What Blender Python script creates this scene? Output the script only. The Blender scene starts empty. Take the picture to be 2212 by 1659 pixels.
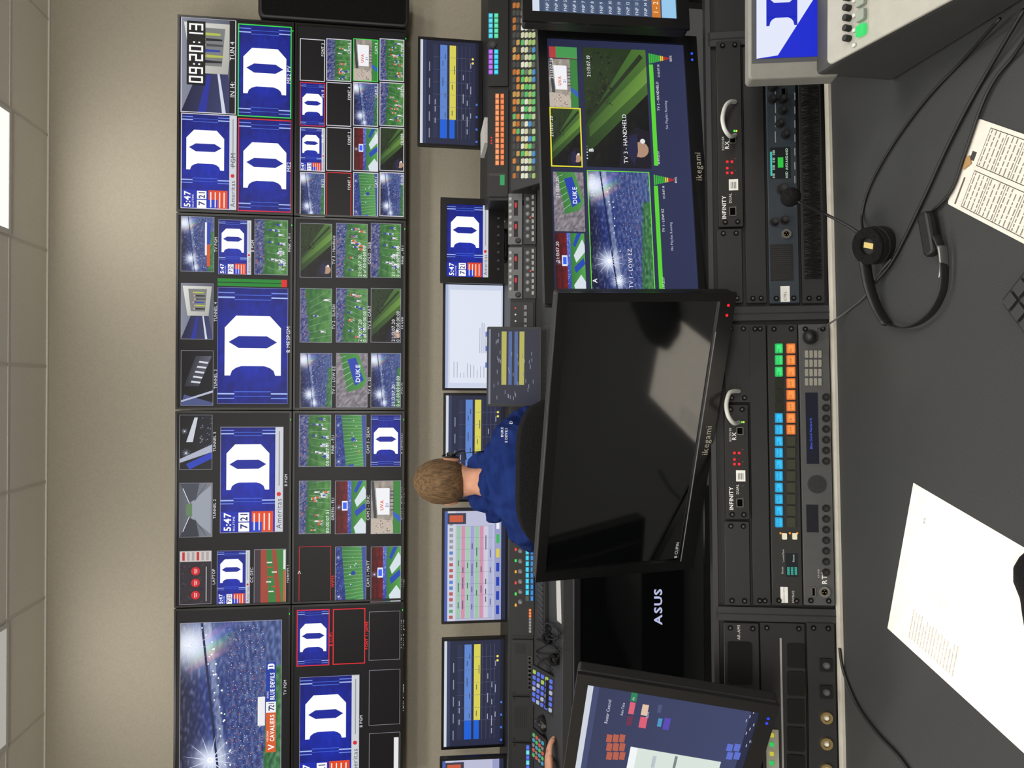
import bpy, math, random, bmesh
import numpy as np
from mathutils import Vector, Matrix, noise
from mathutils.bvhtree import BVHTree
R = random.Random(7)
SC = bpy.context.scene
COL = SC.collection
try:
    SC.view_settings.view_transform = 'Standard'
    SC.view_settings.look = 'None'
except Exception:
    pass

# ---------------------------------------------------------------- camera model
F = 1670.0
PITCH = math.radians(8.1); ROLL = math.radians(0.33)
CAM = Vector((0, 0, 1.45))
fw = Vector((0, math.cos(PITCH), -math.sin(PITCH)))
up0 = Vector((0, math.sin(PITCH), math.cos(PITCH)))
rt0 = Vector((1, 0, 0))
cr = rt0*math.cos(ROLL) + up0*math.sin(ROLL)
cup = up0*math.cos(ROLL) - rt0*math.sin(ROLL)
def ray(px, py): return fw + cr*((829.5-py)/F) + cup*((1106-px)/F)
def at_y(px, py, Y):
    d = ray(px, py); return CAM + d*(Y/d.y)
def at_z(px, py, Z):
    d = ray(px, py); return CAM + d*((Z-CAM.z)/d.z)
def proj(P):
    v = P-CAM; d = v.dot(fw)
    return (1106-F*v.dot(cup)/d, 829.5-F*v.dot(cr)/d)
cam = bpy.data.cameras.new('camera'); camo = bpy.data.objects.new('camera', cam)
COL.objects.link(camo)
cam.sensor_fit = 'HORIZONTAL'; cam.sensor_width = 36.0; cam.lens = F/2212*36.0
cam.clip_start = 0.05
xr = -cup; yu = cr; zb = -fw
camo.matrix_world = Matrix(((xr.x, yu.x, zb.x, CAM.x), (xr.y, yu.y, zb.y, CAM.y), (xr.z, yu.z, zb.z, CAM.z), (0, 0, 0, 1)))
SC.camera = camo

# ---------------------------------------------------------------- colours / materials
def l1(v):
    v = max(0, min(255, v))/255.0
    return v/12.92 if v <= 0.04045 else ((v+0.055)/1.055)**2.4
def lin(c): return (l1(c[0]), l1(c[1]), l1(c[2]), 1.0)

_mats = {}
def nt_new(name):
    m = bpy.data.materials.new(name); m.use_nodes = True
    nt = m.node_tree; nt.nodes.clear()
    out = nt.nodes.new('ShaderNodeOutputMaterial')
    bs = nt.nodes.new('ShaderNodeBsdfPrincipled')
    nt.links.new(bs.outputs[0], out.inputs[0])
    return m, nt, bs
def paint(rough=0.5, metal=0.0, spec=0.5, var=0.12, scale=60, bump=0.0):
    k = ('p', rough, metal, spec, var, scale, bump)
    if k in _mats: return _mats[k]
    m, nt, bs = nt_new('paint_r%02d_m%d' % (int(rough*100), int(metal*10)))
    at = nt.nodes.new('ShaderNodeAttribute'); at.attribute_name = 'Col'
    tc = nt.nodes.new('ShaderNodeTexCoord')
    no = nt.nodes.new('ShaderNodeTexNoise'); no.inputs['Scale'].default_value = scale
    nt.links.new(tc.outputs['Object'], no.inputs['Vector'])
    mr = nt.nodes.new('ShaderNodeMapRange'); mr.inputs[3].default_value = 1-var; mr.inputs[4].default_value = 1+var
    nt.links.new(no.outputs['Fac'], mr.inputs[0])
    mul = nt.nodes.new('ShaderNodeVectorMath'); mul.operation = 'SCALE'
    nt.links.new(at.outputs['Color'], mul.inputs[0]); nt.links.new(mr.outputs[0], mul.inputs['Scale'])
    nt.links.new(mul.outputs[0], bs.inputs['Base Color'])
    bs.inputs['Roughness'].default_value = rough; bs.inputs['Metallic'].default_value = metal
    bs.inputs['Specular IOR Level'].default_value = spec
    if bump:
        bp = nt.nodes.new('ShaderNodeBump'); bp.inputs['Strength'].default_value = bump
        nt.links.new(no.outputs['Fac'], bp.inputs['Height']); nt.links.new(bp.outputs[0], bs.inputs['Normal'])
    _mats[k] = m; return m
def glow(strength=1.0):
    k = ('g', strength)
    if k in _mats: return _mats[k]
    m, nt, bs = nt_new('lit_display')
    at = nt.nodes.new('ShaderNodeAttribute'); at.attribute_name = 'Col'
    bs.inputs['Base Color'].default_value = (0.01, 0.01, 0.012, 1)
    bs.inputs['Roughness'].default_value = 0.35; bs.inputs['Specular IOR Level'].default_value = 0.2
    nt.links.new(at.outputs['Color'], bs.inputs['Emission Color'])
    bs.inputs['Emission Strength'].default_value = strength
    try: m.cycles.emission_sampling = 'NONE'
    except Exception: pass
    _mats[k] = m; return m
def solid(name, c1, c2, scale, rough=0.6, detail=4, spec=0.4, bump=0.0, metal=0, stretch=None, ior=None):
    m, nt, bs = nt_new(name)
    tc = nt.nodes.new('ShaderNodeTexCoord')
    no = nt.nodes.new('ShaderNodeTexNoise'); no.inputs['Scale'].default_value = scale; no.inputs['Detail'].default_value = detail
    if stretch:
        mp = nt.nodes.new('ShaderNodeMapping'); mp.inputs['Scale'].default_value = stretch
        nt.links.new(tc.outputs['Object'], mp.inputs['Vector']); nt.links.new(mp.outputs[0], no.inputs['Vector'])
    else: nt.links.new(tc.outputs['Object'], no.inputs['Vector'])
    rp = nt.nodes.new('ShaderNodeValToRGB')
    rp.color_ramp.elements[0].position = 0.35; rp.color_ramp.elements[1].position = 0.65
    rp.color_ramp.elements[0].color = lin(c1); rp.color_ramp.elements[1].color = lin(c2)
    nt.links.new(no.outputs['Fac'], rp.inputs[0]); nt.links.new(rp.outputs[0], bs.inputs['Base Color'])
    bs.inputs['Roughness'].default_value = rough; bs.inputs['Specular IOR Level'].default_value = spec
    bs.inputs['Metallic'].default_value = metal
    if ior: bs.inputs['IOR'].default_value = ior
    if bump:
        bp = nt.nodes.new('ShaderNodeBump'); bp.inputs['Strength'].default_value = bump; bp.inputs['Distance'].default_value = 0.01
        nt.links.new(no.outputs['Fac'], bp.inputs['Height']); nt.links.new(bp.outputs[0], bs.inputs['Normal'])
    return m
M_WALL = solid('wall_paint', (172, 165, 151), (178, 171, 156), 90, 0.9, 6, 0.2, 0.05)
M_CEIL = solid('ceiling_tile', (230, 226, 214), (240, 236, 224), 160, 0.95, 8, 0.1, 0.1)
M_FLOOR = solid('carpet', (84, 84, 86), (104, 104, 106), 220, 1.0, 8, 0.05, 0.3)
M_DESK = solid('charcoal_laminate', (46, 47, 48), (58, 59, 60), 900, 0.55, 3, 0.3, 0.0)
M_OFF = solid('dark_glass_panel', (5, 6, 7), (7, 8, 9), 3, 0.07, 1, 0.5, ior=2.15)
M_SKIN = solid('skin', (188, 134, 108), (200, 148, 122), 30, 0.55, 3, 0.4)
M_HAIR = solid('brown_hair', (84, 64, 44), (122, 96, 68), 60, 0.75, 5, 0.25, 0.35, stretch=(2.2, 2.2, .5))
M_SHIRT = solid('royal_blue_cotton', (20, 36, 88), (30, 50, 110), 12, 0.95, 6, 0.1, 0.5)
M_TROUS = solid('grey_trousers', (50, 50, 55), (60, 60, 66), 40, 0.9, 5, 0.2)
M_BLKF = solid('black_fabric', (14, 14, 15), (24, 24, 26), 260, 0.95, 5, 0.15, 0.3)
MP = paint(0.5); MPG = paint(0.28); MPM = paint(0.3, 0.9); MPR = paint(0.85, 0, 0.2); MG = glow(1.0)

# ---------------------------------------------------------------- frames
class Fr:
    def __init__(s, o, ex, ey):
        s.o = Vector(o); s.ex = Vector(ex).normalized(); s.ey = Vector(ey).normalized(); s.ez = s.ex.cross(s.ey)
    def P(s, a, b, c=0.0): return s.o + s.ex*a + s.ey*b + s.ez*c
    def loc(s, px, py, c=0.0):
        d = ray(px, py); o2 = s.o + s.ez*c
        t = (o2-CAM).dot(s.ez)/d.dot(s.ez); q = CAM + d*t - o2
        return q.dot(s.ex), q.dot(s.ey)
    def rect(s, x0, y0, x1, y1, c=0.0):
        TL = s.loc(x0, y1, c); TR = s.loc(x0, y0, c); BR = s.loc(x1, y0, c); BL = s.loc(x1, y1, c)
        return ((TL[0]+BL[0])/2, (BL[1]+BR[1])/2, (TR[0]+BR[0])/2, (TL[1]+TR[1])/2)
    def mpp(s, px, py):
        a = s.loc(px, py-1); b = s.loc(px, py+1); return math.hypot(a[0]-b[0], a[1]-b[1])/2
def mon_frame(c, yaw, tilt):
    ex = Vector((math.cos(yaw), -math.sin(yaw), 0)); n0 = ex.cross(Vector((0, 0, 1)))
    ey = Vector((0, 0, 1))*math.cos(tilt) - n0*math.sin(tilt)
    return Fr(c, ex, ey)
def fit_rect(cs, W, H, y0, yaw0=0.0, tilt0=0.0, k=60.0, ky=0.0, kt=None):
    kt = k if kt is None else kt
    tgt = np.array([v for c in cs for v in c], float)
    cx = sum(c[0] for c in cs)/4; cy = sum(c[1] for c in cs)/4
    p0 = at_y(cx, cy, y0)
    p = np.array([p0.x, p0.y, p0.z, yaw0, tilt0])
    def res(p):
        fr = mon_frame(Vector(p[:3]), p[3], p[4]); o = []
        for a, b in ((-W/2, H/2), (W/2, H/2), (W/2, -H/2), (-W/2, -H/2)):
            o += list(proj(fr.P(a, b)))
        r = np.array(o)-tgt
        return np.concatenate([r, [k*(p[3]-yaw0), kt*(p[4]-tilt0), ky*(p[1]-y0)]])
    for _ in range(30):
        r = res(p); J = np.zeros((len(r), 5))
        for i in range(5):
            q = p.copy(); q[i] += 1e-5; J[:, i] = (res(q)-r)/1e-5
        dp = np.linalg.lstsq(J, -r, rcond=None)[0]
        dp = np.clip(dp, -0.2, 0.2); p = p+dp
    return mon_frame(Vector(p[:3]), p[3], p[4])

# ---------------------------------------------------------------- glyphs
CH = "ABCDEFGHIJKLMNOPQRSTUVWXYZabcdefghijklmnopqrstuvwxyz0123456789:.-/&%'+|>"
GL = {}
def build_glyphs():
    obs = []
    for bold in (0, 1):
        for c in CH:
            cv = bpy.data.curves.new('g', 'FONT'); cv.body = c; cv.size = 1; cv.resolution_u = 2
            cv.offset = 0.024 if bold else 0.0
            ob = bpy.data.objects.new('g', cv); COL.objects.link(ob); obs.append((c, bold, ob))
    dg = bpy.context.evaluated_depsgraph_get(); dg.update()
    for c, b, ob in obs:
        me = bpy.data.meshes.new_from_object(ob.evaluated_get(dg))
        vs = [(v.co.x, v.co.y) for v in me.vertices]; fs = [tuple(p.vertices) for p in me.polygons]
        GL[(c, b)] = (vs, fs, (max(v[0] for v in vs) if vs else .3))
        bpy.data.meshes.remove(me)
    for c, b, ob in obs:
        cv = ob.data; bpy.data.objects.remove(ob); bpy.data.curves.remove(cv)
build_glyphs()
def text_geo(st, h, bold=0, sx=1.0):
    k = h/0.70; x = 0; V = []; Fs = []
    for c in st:
        if c == ' ' or (c, bold) not in GL: x += 0.30; continue
        vs, fs, adv = GL[(c, bold)]; n = len(V)
        V += [((x+v[0])*k*sx, v[1]*k) for v in vs]; Fs += [tuple(i+n for i in f) for f in fs]
        x += adv+0.085
    return V, Fs, x*k*sx

# ---------------------------------------------------------------- mesh builder
class MB:
    def __init__(s): s.V = []; s.F = []; s.C = []; s.M = []; s.S = []
    def add(s, vs, fs, col, mat=0, smooth=False):
        n = len(s.V); s.V += [Vector(v) for v in vs]
        per = isinstance(col, list)
        cl = [lin(c) for c in col] if per else lin(col)
        for f in fs:
            s.F.append(tuple(i+n for i in f))
            s.C.append([cl[i] for i in f] if per else [cl]*len(f)); s.M.append(mat); s.S.append(smooth)
    def box(s, fr, a0, b0, c0, a1, b1, c1, col, mat=0):
        vs = [fr.P(a, b, c) for c in (c0, c1) for a, b in ((a0, b0), (a1, b0), (a1, b1), (a0, b1))]
        s.add(vs, [(3, 2, 1, 0), (4, 5, 6, 7), (0, 1, 5, 4), (1, 2, 6, 5), (2, 3, 7, 6), (3, 0, 4, 7)], col, mat)
    def prism(s, fr, pts, c0, c1, col, mat=0):
        n = len(pts)
        vs = [fr.P(a, b, c0) for a, b in pts]+[fr.P(a, b, c1) for a, b in pts]
        fs = [tuple(range(n-1, -1, -1)), tuple(range(n, 2*n))]+[(i, (i+1) % n, n+(i+1) % n, n+i) for i in range(n)]
        s.add(vs, fs, col, mat)
    def rbox(s, fr, a0, b0, c0, a1, b1, c1, r, col, mat=0, seg=5):
        s.prism(fr, rr(a0, b0, a1, b1, r, seg), c0, c1, col, mat)
    def cyl(s, fr, a, b, r, c0, c1, col, n=20, r1=None, mat=0):
        r1 = r if r1 is None else r1
        vs = [fr.P(a+r*math.cos(2*math.pi*i/n), b+r*math.sin(2*math.pi*i/n), c0) for i in range(n)]
        vs += [fr.P(a+r1*math.cos(2*math.pi*i/n), b+r1*math.sin(2*math.pi*i/n), c1) for i in range(n)]
        s.add(vs, [tuple(range(n-1, -1, -1)), tuple(range(n, 2*n))]+[(i, (i+1) % n, n+(i+1) % n, n+i) for i in range(n)], col, mat)
    def ring(s, fr, a, b, r0, r1, c0, c1, col, n=24, mat=0):
        vs = []
        for (r, c) in ((r0, c0), (r1, c0), (r1, c1), (r0, c1)):
            vs += [fr.P(a+r*math.cos(2*math.pi*i/n), b+r*math.sin(2*math.pi*i/n), c) for i in range(n)]
        fs = []
        for k in range(4):
            k2 = (k+1) % 4
            fs += [(k*n+i, k2*n+i, k2*n+(i+1) % n, k*n+(i+1) % n) for i in range(n)]
        s.add(vs, fs, col, mat)
    def tube(s, pts, r, col, n=8, mat=0, flat=1.0, sm=4):
        P = [Vector(p) for p in pts]
        if sm > 1 and len(P) > 2:
            Q = []
            for i in range(len(P)-1):
                p0 = P[max(i-1, 0)]; p1 = P[i]; p2 = P[i+1]; p3 = P[min(i+2, len(P)-1)]
                for j in range(sm):
                    t = j/sm
                    Q.append(0.5*((2*p1)+(-p0+p2)*t+(2*p0-5*p1+4*p2-p3)*t*t+(-p0+3*p1-3*p2+p3)*t**3))
            Q.append(P[-1]); P = Q
        vs = []; ref = None
        for i, p in enumerate(P):
            d = (P[min(i+1, len(P)-1)]-P[max(i-1, 0)]).normalized()
            if ref is None: ref = Vector((0, 0, 1)) if abs(d.z) < .9 else Vector((1, 0, 0))
            u = d.cross(ref)
            if u.length < 1e-4: u = d.orthogonal()
            u.normalize(); w = u.cross(d).normalized()
            rad = r[i*len(r)//len(P)] if isinstance(r, list) else r
            for k in range(n):
                an = 2*math.pi*k/n
                vs.append(p+u*math.cos(an)*rad*flat+w*math.sin(an)*rad)
        m = len(P)
        fs = [(i*n+k, i*n+(k+1) % n, (i+1)*n+(k+1) % n, (i+1)*n+k) for i in range(m-1) for k in range(n)]
        fs += [tuple(range(n-1, -1, -1)), tuple((m-1)*n+k for k in range(n))]
        s.add(vs, fs, col, mat, True)
    def ball(s, c, rad, col, nu=20, nv=14, mat=0, fn=None, v0=0.0, v1=math.pi):
        c = Vector(c); vs = []
        for j in range(nv+1):
            th = v0+(v1-v0)*j/nv
            for i in range(nu):
                ph = 2*math.pi*i/nu
                d = Vector((math.sin(th)*math.cos(ph), math.sin(th)*math.sin(ph), math.cos(th)))
                k = fn(d) if fn else 1.0
                vs.append(c+Vector((d.x*rad[0]*k, d.y*rad[1]*k, d.z*rad[2]*k)))
        fs = [(j*nu+i, (j+1)*nu+i, (j+1)*nu+(i+1) % nu, j*nu+(i+1) % nu) for j in range(nv) for i in range(nu)]
        s.add(vs, fs, col, mat, True)
    def text(s, fr, st, a, b, h, c, col, align='l', bold=0, mat=0, sx=1.0):
        V, Fs, w = text_geo(st, h, bold, sx)
        if align == 'c': a -= w/2
        if align == 'r': a -= w
        if V: s.add([fr.P(a+x, b+y, c) for x, y in V], Fs, col, mat)
    def build(s, name, parent=None, mats=None, bevel=0, seg=2, weld=False):
        me = bpy.data.meshes.new(name)
        off = Vector(parent['_o']) if parent is not None else s.base()
        me.from_pydata([tuple(v-off) for v in s.V], [], s.F)
        ca = me.color_attributes.new('Col', 'FLOAT_COLOR', 'CORNER')
        flat = []
        for c in s.C:
            for q in c: flat += q
        if len(flat) == len(ca.data)*4: ca.data.foreach_set('color', flat)
        for m in (mats or [MP]): me.materials.append(m)
        me.polygons.foreach_set('material_index', s.M)
        me.polygons.foreach_set('use_smooth', s.S)
        me.update()
        ob = bpy.data.objects.new(name, me); COL.objects.link(ob)
        if parent is not None: ob.parent = parent
        else: ob.location = off; ob['_o'] = tuple(off)
        if bevel:
            bv = ob.modifiers.new('bevel', 'BEVEL'); bv.width = bevel; bv.segments = seg; bv.limit_method = 'ANGLE'; bv.angle_limit = math.radians(50)
        return ob
    def base(s):
        xs = [v.x for v in s.V]; ys = [v.y for v in s.V]; zs = [v.z for v in s.V]
        return Vector(((min(xs)+max(xs))/2, (min(ys)+max(ys))/2, min(zs)))
def rr(a0, b0, a1, b1, r, seg=5):
    pts = []
    for cx, cy, s0 in ((a1-r, b0+r, -90), (a1-r, b1-r, 0), (a0+r, b1-r, 90), (a0+r, b0+r, 180)):
        for i in range(seg+1):
            an = math.radians(s0+90*i/seg); pts.append((cx+r*math.cos(an), cy+r*math.sin(an)))
    return pts
def tag(ob, label, cat, group=None):
    ob['label'] = label; ob['category'] = cat
    if group: ob['group'] = group
    return ob
def thing(name, o, label, cat, group=None):
    e = bpy.data.objects.new(name, None); e.empty_display_size = 0.05
    e.location = Vector(o); e['_o'] = tuple(Vector(o)); COL.objects.link(e)
    return tag(e, label, cat, group)
WF = Fr((0, 0, 0), (1, 0, 0), (0, 1, 0))   # world frame, c = z

# ---------------------------------------------------------------- canvas (flat picture content on a real flat surface)
class Cv:
    def __init__(s, fr, dz=0.0003, c=0.0): s.fr = fr; s.mb = MB(); s.dz = dz; s.c = c
    def z(s, l): return s.c+s.dz*l
    def tile(s, a0, b0, a1, b1, lay=0): return Tile(s, a0, b0, a1, b1, lay)
    def tpx(s, x0, y0, x1, y1, lay=1):
        return Tile(s, *s.fr.rect(x0, y0, x1, y1, s.c), lay)
    def tx(s, st, x, y, h, col, align='l', lay=3, bold=0, sx=1.0):
        a, b = s.fr.loc(x, y, s.c); s.mb.text(s.fr, st, a, b, h*s.fr.mpp(x, y), s.z(lay), col, align, bold, sx=sx)
class Tile:
    def __init__(s, cv, a0, b0, a1, b1, lay): s.cv = cv; s.r = (a0, b0, a1, b1); s.l = lay; s.asp = (a1-a0)/(b1-b0); s.h = b1-b0
    def P(s, u, v):
        a0, b0, a1, b1 = s.r; return (a0+u*(a1-a0), b1-v*(b1-b0))
    def sub(s, u0, v0, u1, v1, dl=1):
        p = s.P(u0, v1); q = s.P(u1, v0); return Tile(s.cv, p[0], p[1], q[0], q[1], s.l+dl)
    def poly(s, pts, col, dl=0):
        z = s.cv.z(s.l+dl); fr = s.cv.fr
        s.cv.mb.add([fr.P(*s.P(max(0, min(1, u)), max(0, min(1, v))), z) for u, v in pts], [tuple(range(len(pts)))], col)
    def rect(s, u0, v0, u1, v1, col, dl=0): s.poly([(u0, v1), (u1, v1), (u1, v0), (u0, v0)], col, dl)
    def grad(s, u0, v0, u1, v1, ct, cb, dl=0): s.poly([(u0, v1), (u1, v1), (u1, v0), (u0, v0)], [cb, cb, ct, ct], dl)
    def gradh(s, u0, v0, u1, v1, cl, c2, dl=0): s.poly([(u0, v1), (u1, v1), (u1, v0), (u0, v0)], [cl, c2, c2, cl], dl)
    def grid(s, nx, ny, fn, dl=0, u0=0, v0=0, u1=1, v1=1):
        z = s.cv.z(s.l+dl); fr = s.cv.fr; vs = []; cs = []
        for j in range(ny+1):
            for i in range(nx+1):
                u = u0+(u1-u0)*i/nx; v = v0+(v1-v0)*j/ny; vs.append(fr.P(*s.P(u, v), z)); cs.append(fn(u, v))
        s.cv.mb.add(vs, [(j*(nx+1)+i, (j+1)*(nx+1)+i, (j+1)*(nx+1)+i+1, j*(nx+1)+i+1) for j in range(ny) for i in range(nx)], cs)
    def border(s, col, w=0.02, dl=3):
        wu = w/s.asp
        s.rect(0, 0, 1, w, col, dl); s.rect(0, 1-w, 1, 1, col, dl); s.rect(0, w, wu, 1-w, col, dl); s.rect(1-wu, w, 1, 1-w, col, dl)
    def text(s, st, u, v, h, col, dl=3, align='l', bold=0, sx=1.0):
        a, b = s.P(u, v); s.cv.mb.text(s.cv.fr, st, a, b, h*s.h, s.cv.z(s.l+dl), col, align, bold, sx=sx)
    def circ(s, u, v, r, col, dl=1, n=14):
        s.poly([(u+r/s.asp*math.cos(2*math.pi*i/n), v-r*math.sin(2*math.pi*i/n)) for i in range(n)], col, dl)
    def line(s, u0, v0, u1, v1, w, col, dl=1):
        dx = (u1-u0)*s.asp; dy = v1-v0; L = math.hypot(dx, dy) or 1; nx = -dy/L*w/2/s.asp; ny = dx/L*w/2
        s.poly([(u0+nx, v0+ny), (u1+nx, v1+ny), (u1-nx, v1-ny), (u0-nx, v0-ny)][::-1], col, dl)

SEG = {'0': 'abcdef', '1': 'bc', '2': 'abged', '3': 'abgcd', '4': 'fgbc', '5': 'afgcd', '6': 'afgedc', '7': 'abc', '8': 'abcdefg', '9': 'abcdfg'}
def segclock(t, st, col, dl=2):
    n = sum(.45 if c == ':' else 1 for c in st); w = .96/n; u = .02; k = w*.18
    for c in st:
        if c == ':':
            for v in (.34, .62): t.rect(u+w*.12, v, u+w*.12+k*.9, v+.10, col, dl)
            u += w*.45; continue
        a, b = u+w*.10, u+w*.86
        S = dict(a=(a, .12, b, .22), d=(a, .78, b, .88), g=(a, .45, b, .55), f=(a, .12, a+k, .5), e=(a, .5, a+k, .88), b=(b-k, .12, b, .5), c=(b-k, .5, b, .88))
        for q in SEG[c]: t.rect(*S[q], col, dl)
        u += w
DIN = [(.56, .07), (.66, .25), (.66, .75), (.56, .93), (.46, .75), (.46, .25)]
def emblem(t, u0, v0, u1, v1, c1, c2, dl=2):
    def m(p): return (u0+p[0]*(u1-u0), v0+p[1]*(v1-v0))
    t.poly([m(p) for p in [(.16, .30), (.16, .70), (.16, .97), (.18, 1), (.80, 1), (1, .80), (1, .20), (.80, 0), (.18, 0), (.16, .03)]], c1, dl)
    t.poly([m(p) for p in [(0, 0), (0, .10), (.08, .13), (.13, .20), (.16, .30), (.19, .30), (.19, 0)]], c1, dl)
    t.poly([m(p) for p in [(0, 1), (.19, 1), (.19, .70), (.16, .70), (.13, .80), (.08, .87), (0, .90)]], c1, dl)
    t.poly([m(p) for p in DIN][::-1], c2, dl+1)
def mixc(a, b, k): k = max(0, min(1, k)); return tuple(a[i]+(b[i]-a[i])*k for i in range(3))
def duke(t, bug=False, lo=1.0):
    b = (16, 44, 184); b2 = (6, 16, 104)
    def fn(u, v):
        d = math.hypot((u-.5)*1.3, (v-.5)); n = noise.noise(Vector((u*9, v*14, 3)))*.34+noise.noise(Vector((u*22, v*30, 7)))*.26
        return mixc(b, b2, d*1.2+n)
    q = 20 if t.h > .11 else 12
    t.grid(int(q*1.5), q, fn, 0)
    x0 = .24 if bug else 0.0; y1 = .87 if bug else 1.0
    def U(u): return x0+u*(1-x0)
    for s in (0, 1):
        for (d, w, col) in ((.045, .010, (110, 138, 226)), (.085, .013, (166, 188, 246))):
            u = U(d if s == 0 else 1-d); hw = w/2/t.asp*1.6
            t.rect(u-hw, 0, u+hw, .24*y1, col, 2); t.rect(u-hw, .76*y1, u+hw, y1, col, 2)
            k = .018 if s == 0 else -.018
            t.rect(u-hw*.7+k, .24*y1, u+hw*.7+k, .76*y1, (60, 94, 206), 2)
    cx = U(.5); hh = (.80 if not bug else .68); ww = hh*1.10/t.asp
    t_y = y1/2
    emblem(t, cx-ww/2, t_y-hh/2, cx+ww/2, t_y+hh/2, (255, 255, 255), (14, 34, 150), 3)
    if bug:
        t.rect(0, .87, 1, 1, (205, 208, 214), 3); t.text('Ameritas', .03, .975, .085, (70, 74, 90), 4)
        t.circ(.36, .93, .035, (210, 40, 50), 4); t.rect(.44, .925, .96, .945, (150, 152, 165), 4)
        t.rect(0, 0, .2, .87, (20, 40, 170), 3)
        t.text('5:47', .015, .17, .11, (255, 255, 255), 5, bold=1); t.text('HALFTIME', .015, .235, .035, (230, 235, 255), 5)
        t.rect(.01, .29, .095, .46, (250, 250, 250), 4); t.rect(.105, .29, .19, .46, (250, 250, 250), 4)
        t.text('7', .035, .43, .11, (20, 30, 110), 5, bold=1); t.text('21', .112, .43, .11, (20, 30, 110), 5, bold=1, sx=.8)
        t.rect(.0, .50, .2, .84, (225, 70, 25), 4); t.rect(.0, .50, .10, .66, (20, 60, 200), 5)
        for i in range(4): t.rect(.02, .53+i*.08, .18, .55+i*.08, (245, 235, 235), 6)
def dots(t, n, u0, v0, u1, v1, cols, sz=.02, dl=2, seed=0):
    q = random.Random(seed)
    for i in range(n):
        u = q.uniform(u0, u1); v = q.uniform(v0, v1); s = sz*q.uniform(.5, 1.3)
        t.rect(u, v, u+s/t.asp, v+s, cols[q.randrange(len(cols))], dl)
def star(t, u, v, r, col=(214, 224, 252), dl=4, n=6):
    for i in range(n):
        a = math.pi*i/n+.2; dx = math.cos(a)*r/t.asp; dy = math.sin(a)*r
        px = -math.sin(a)*r*.024/t.asp; py = math.cos(a)*r*.024
        t.poly([(u-dx, v-dy), (u-px, v-py), (u+dx, v+dy), (u+px, v+py)], col, dl)
    t.circ(u, v, r*.12, (255, 255, 255), dl)
def stadium(t, seed=0, n=90, big=False):
    lights = [(.88, .10, .30), (.24, .30, .20), (.08, .44, .12)]
    rain = [(220, 90, 100), (210, 190, 100), (90, 200, 130), (90, 130, 240), (160, 100, 220)]
    def fn(u, v):
        hz = .34-.20*u
        if v < hz: c = mixc((8, 10, 34), (26, 40, 104), v/hz)
        elif v > .80+.10*u and u < .75: c = mixc((44, 104, 56), (66, 128, 66), (v-.8)*4+noise.noise(Vector((u*9, v*30, 1))))
        else:
            row = math.sin((v+u*.22)*95)*.5+.5
            c = mixc((30, 50, 122), (84, 104, 158), (v-hz)*1.3); c = mixc(c, (14, 24, 70), row*.35)
            if .44 < v+u*.2 < .50: c = mixc(c, (176, 186, 206), .55)
        nn = noise.noise(Vector((u*30, v*40, seed)))*.7; c = mixc(c, (14, 24, 70) if nn < 0 else (164, 170, 196), abs(nn))
        if big or t.h > .06:
            d = (u-(.80+(v-.08)*.30))*t.asp/.15
            if -1 < d < 1 and .08 < v < .56:
                c = mixc(c, rain[min(4, int((d+1)*2.5))], (1-abs(v-.28)/.30)*.6*(1-abs(d)*.4))
        for lu, lv, lr in lights:
            d = math.hypot((u-lu)*t.asp, v-lv); c = mixc(c, (240, 245, 255), math.exp(-(d/lr)**2*1.5))
        return c
    t.grid(120 if big else 40, 70 if big else 26, fn, 0)
    t.poly([(0, .40), (1, .20), (1, .222), (0, .422)], (24, 32, 70), 1)
    dots(t, n*2, 0, .46, .975, .82, [(96, 130, 206), (196, 202, 222), (20, 34, 90), (150, 120, 110), (30, 60, 170), (180, 96, 70)], .007 if big else .016, 2, seed)
    q = random.Random(seed+1)
    for i in range(12):
        u = q.uniform(.1, .9); t.circ(u, .50-.2*u+q.uniform(-.03, .05), .010, (250, 252, 255), 3, 8)
    star(t, .24, .30, .27); star(t, .08, .44, .16); star(t, .88, .10, .20)
def field(t, seed=0, lines=True, orange=True, dark=False, n=14):
    g1, g2 = ((42, 96, 46), (88, 146, 72)); kx = 6+(seed*7) % 5; hz = .20+.03*(seed % 5); sl = ((seed*13) % 7-3)*.05
    def fn(u, v):
        if v < hz+sl*(u-.5): return mixc((26, 42, 110), (120, 120, 148), .45+noise.noise(Vector((u*26, v*40, seed)))*1.8)
        st = .10 if int((u*1.0+.1*v)*kx*1.5) % 2 else -.08
        return mixc(g1, g2, (v-.2)+st+noise.noise(Vector((u*8, v*10, seed)))*.7)
    t.grid(34, 22, fn, 0); q = random.Random(seed)
    dots(t, 100, 0, .01, .965, hz-.03, [(190, 196, 220), (20, 40, 120), (90, 110, 200), (214, 110, 60), (60, 60, 80)], .02, 2, seed)
    if lines:
        for i in range(kx):
            u = i/(kx-1.); t.line(.5+(u-.5)*.8+sl, hz+.08, .5+(u-.5)*1.0, 1, .006, (166, 190, 162), 1)
    for i in range(n):
        u = q.uniform(.06, .92); v = q.uniform(hz+.16, .84); h = .05+.09*v
        c = q.choice([(214, 96, 44), (222, 224, 230), (36, 62, 170), (214, 96, 44)] if orange else [(36, 62, 170), (222, 224, 230)])
        t.poly([(u-.30*h/t.asp, v-h*.45), (u-.2*h/t.asp, v+h*.35), (u+.22*h/t.asp, v+h*.35), (u+.34*h/t.asp, v-h*.45)], c, 3); t.circ(u, v-h*.65, h*.2, q.choice([(235, 235, 235), (30, 50, 150)]), 3, 8)
        t.line(u-.12*h/t.asp, v+h*.3, u-.3*h/t.asp, v+h, h*.16, (214, 216, 222), 3); t.line(u+.12*h/t.asp, v+h*.3, u+.26*h/t.asp, v+h*.95, h*.16, (214, 216, 222), 3)
        t.line(u-.2*h/t.asp, v-h*.35, u-.45*h/t.asp, v+h*.1, h*.12, (120, 80, 60), 3)
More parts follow.
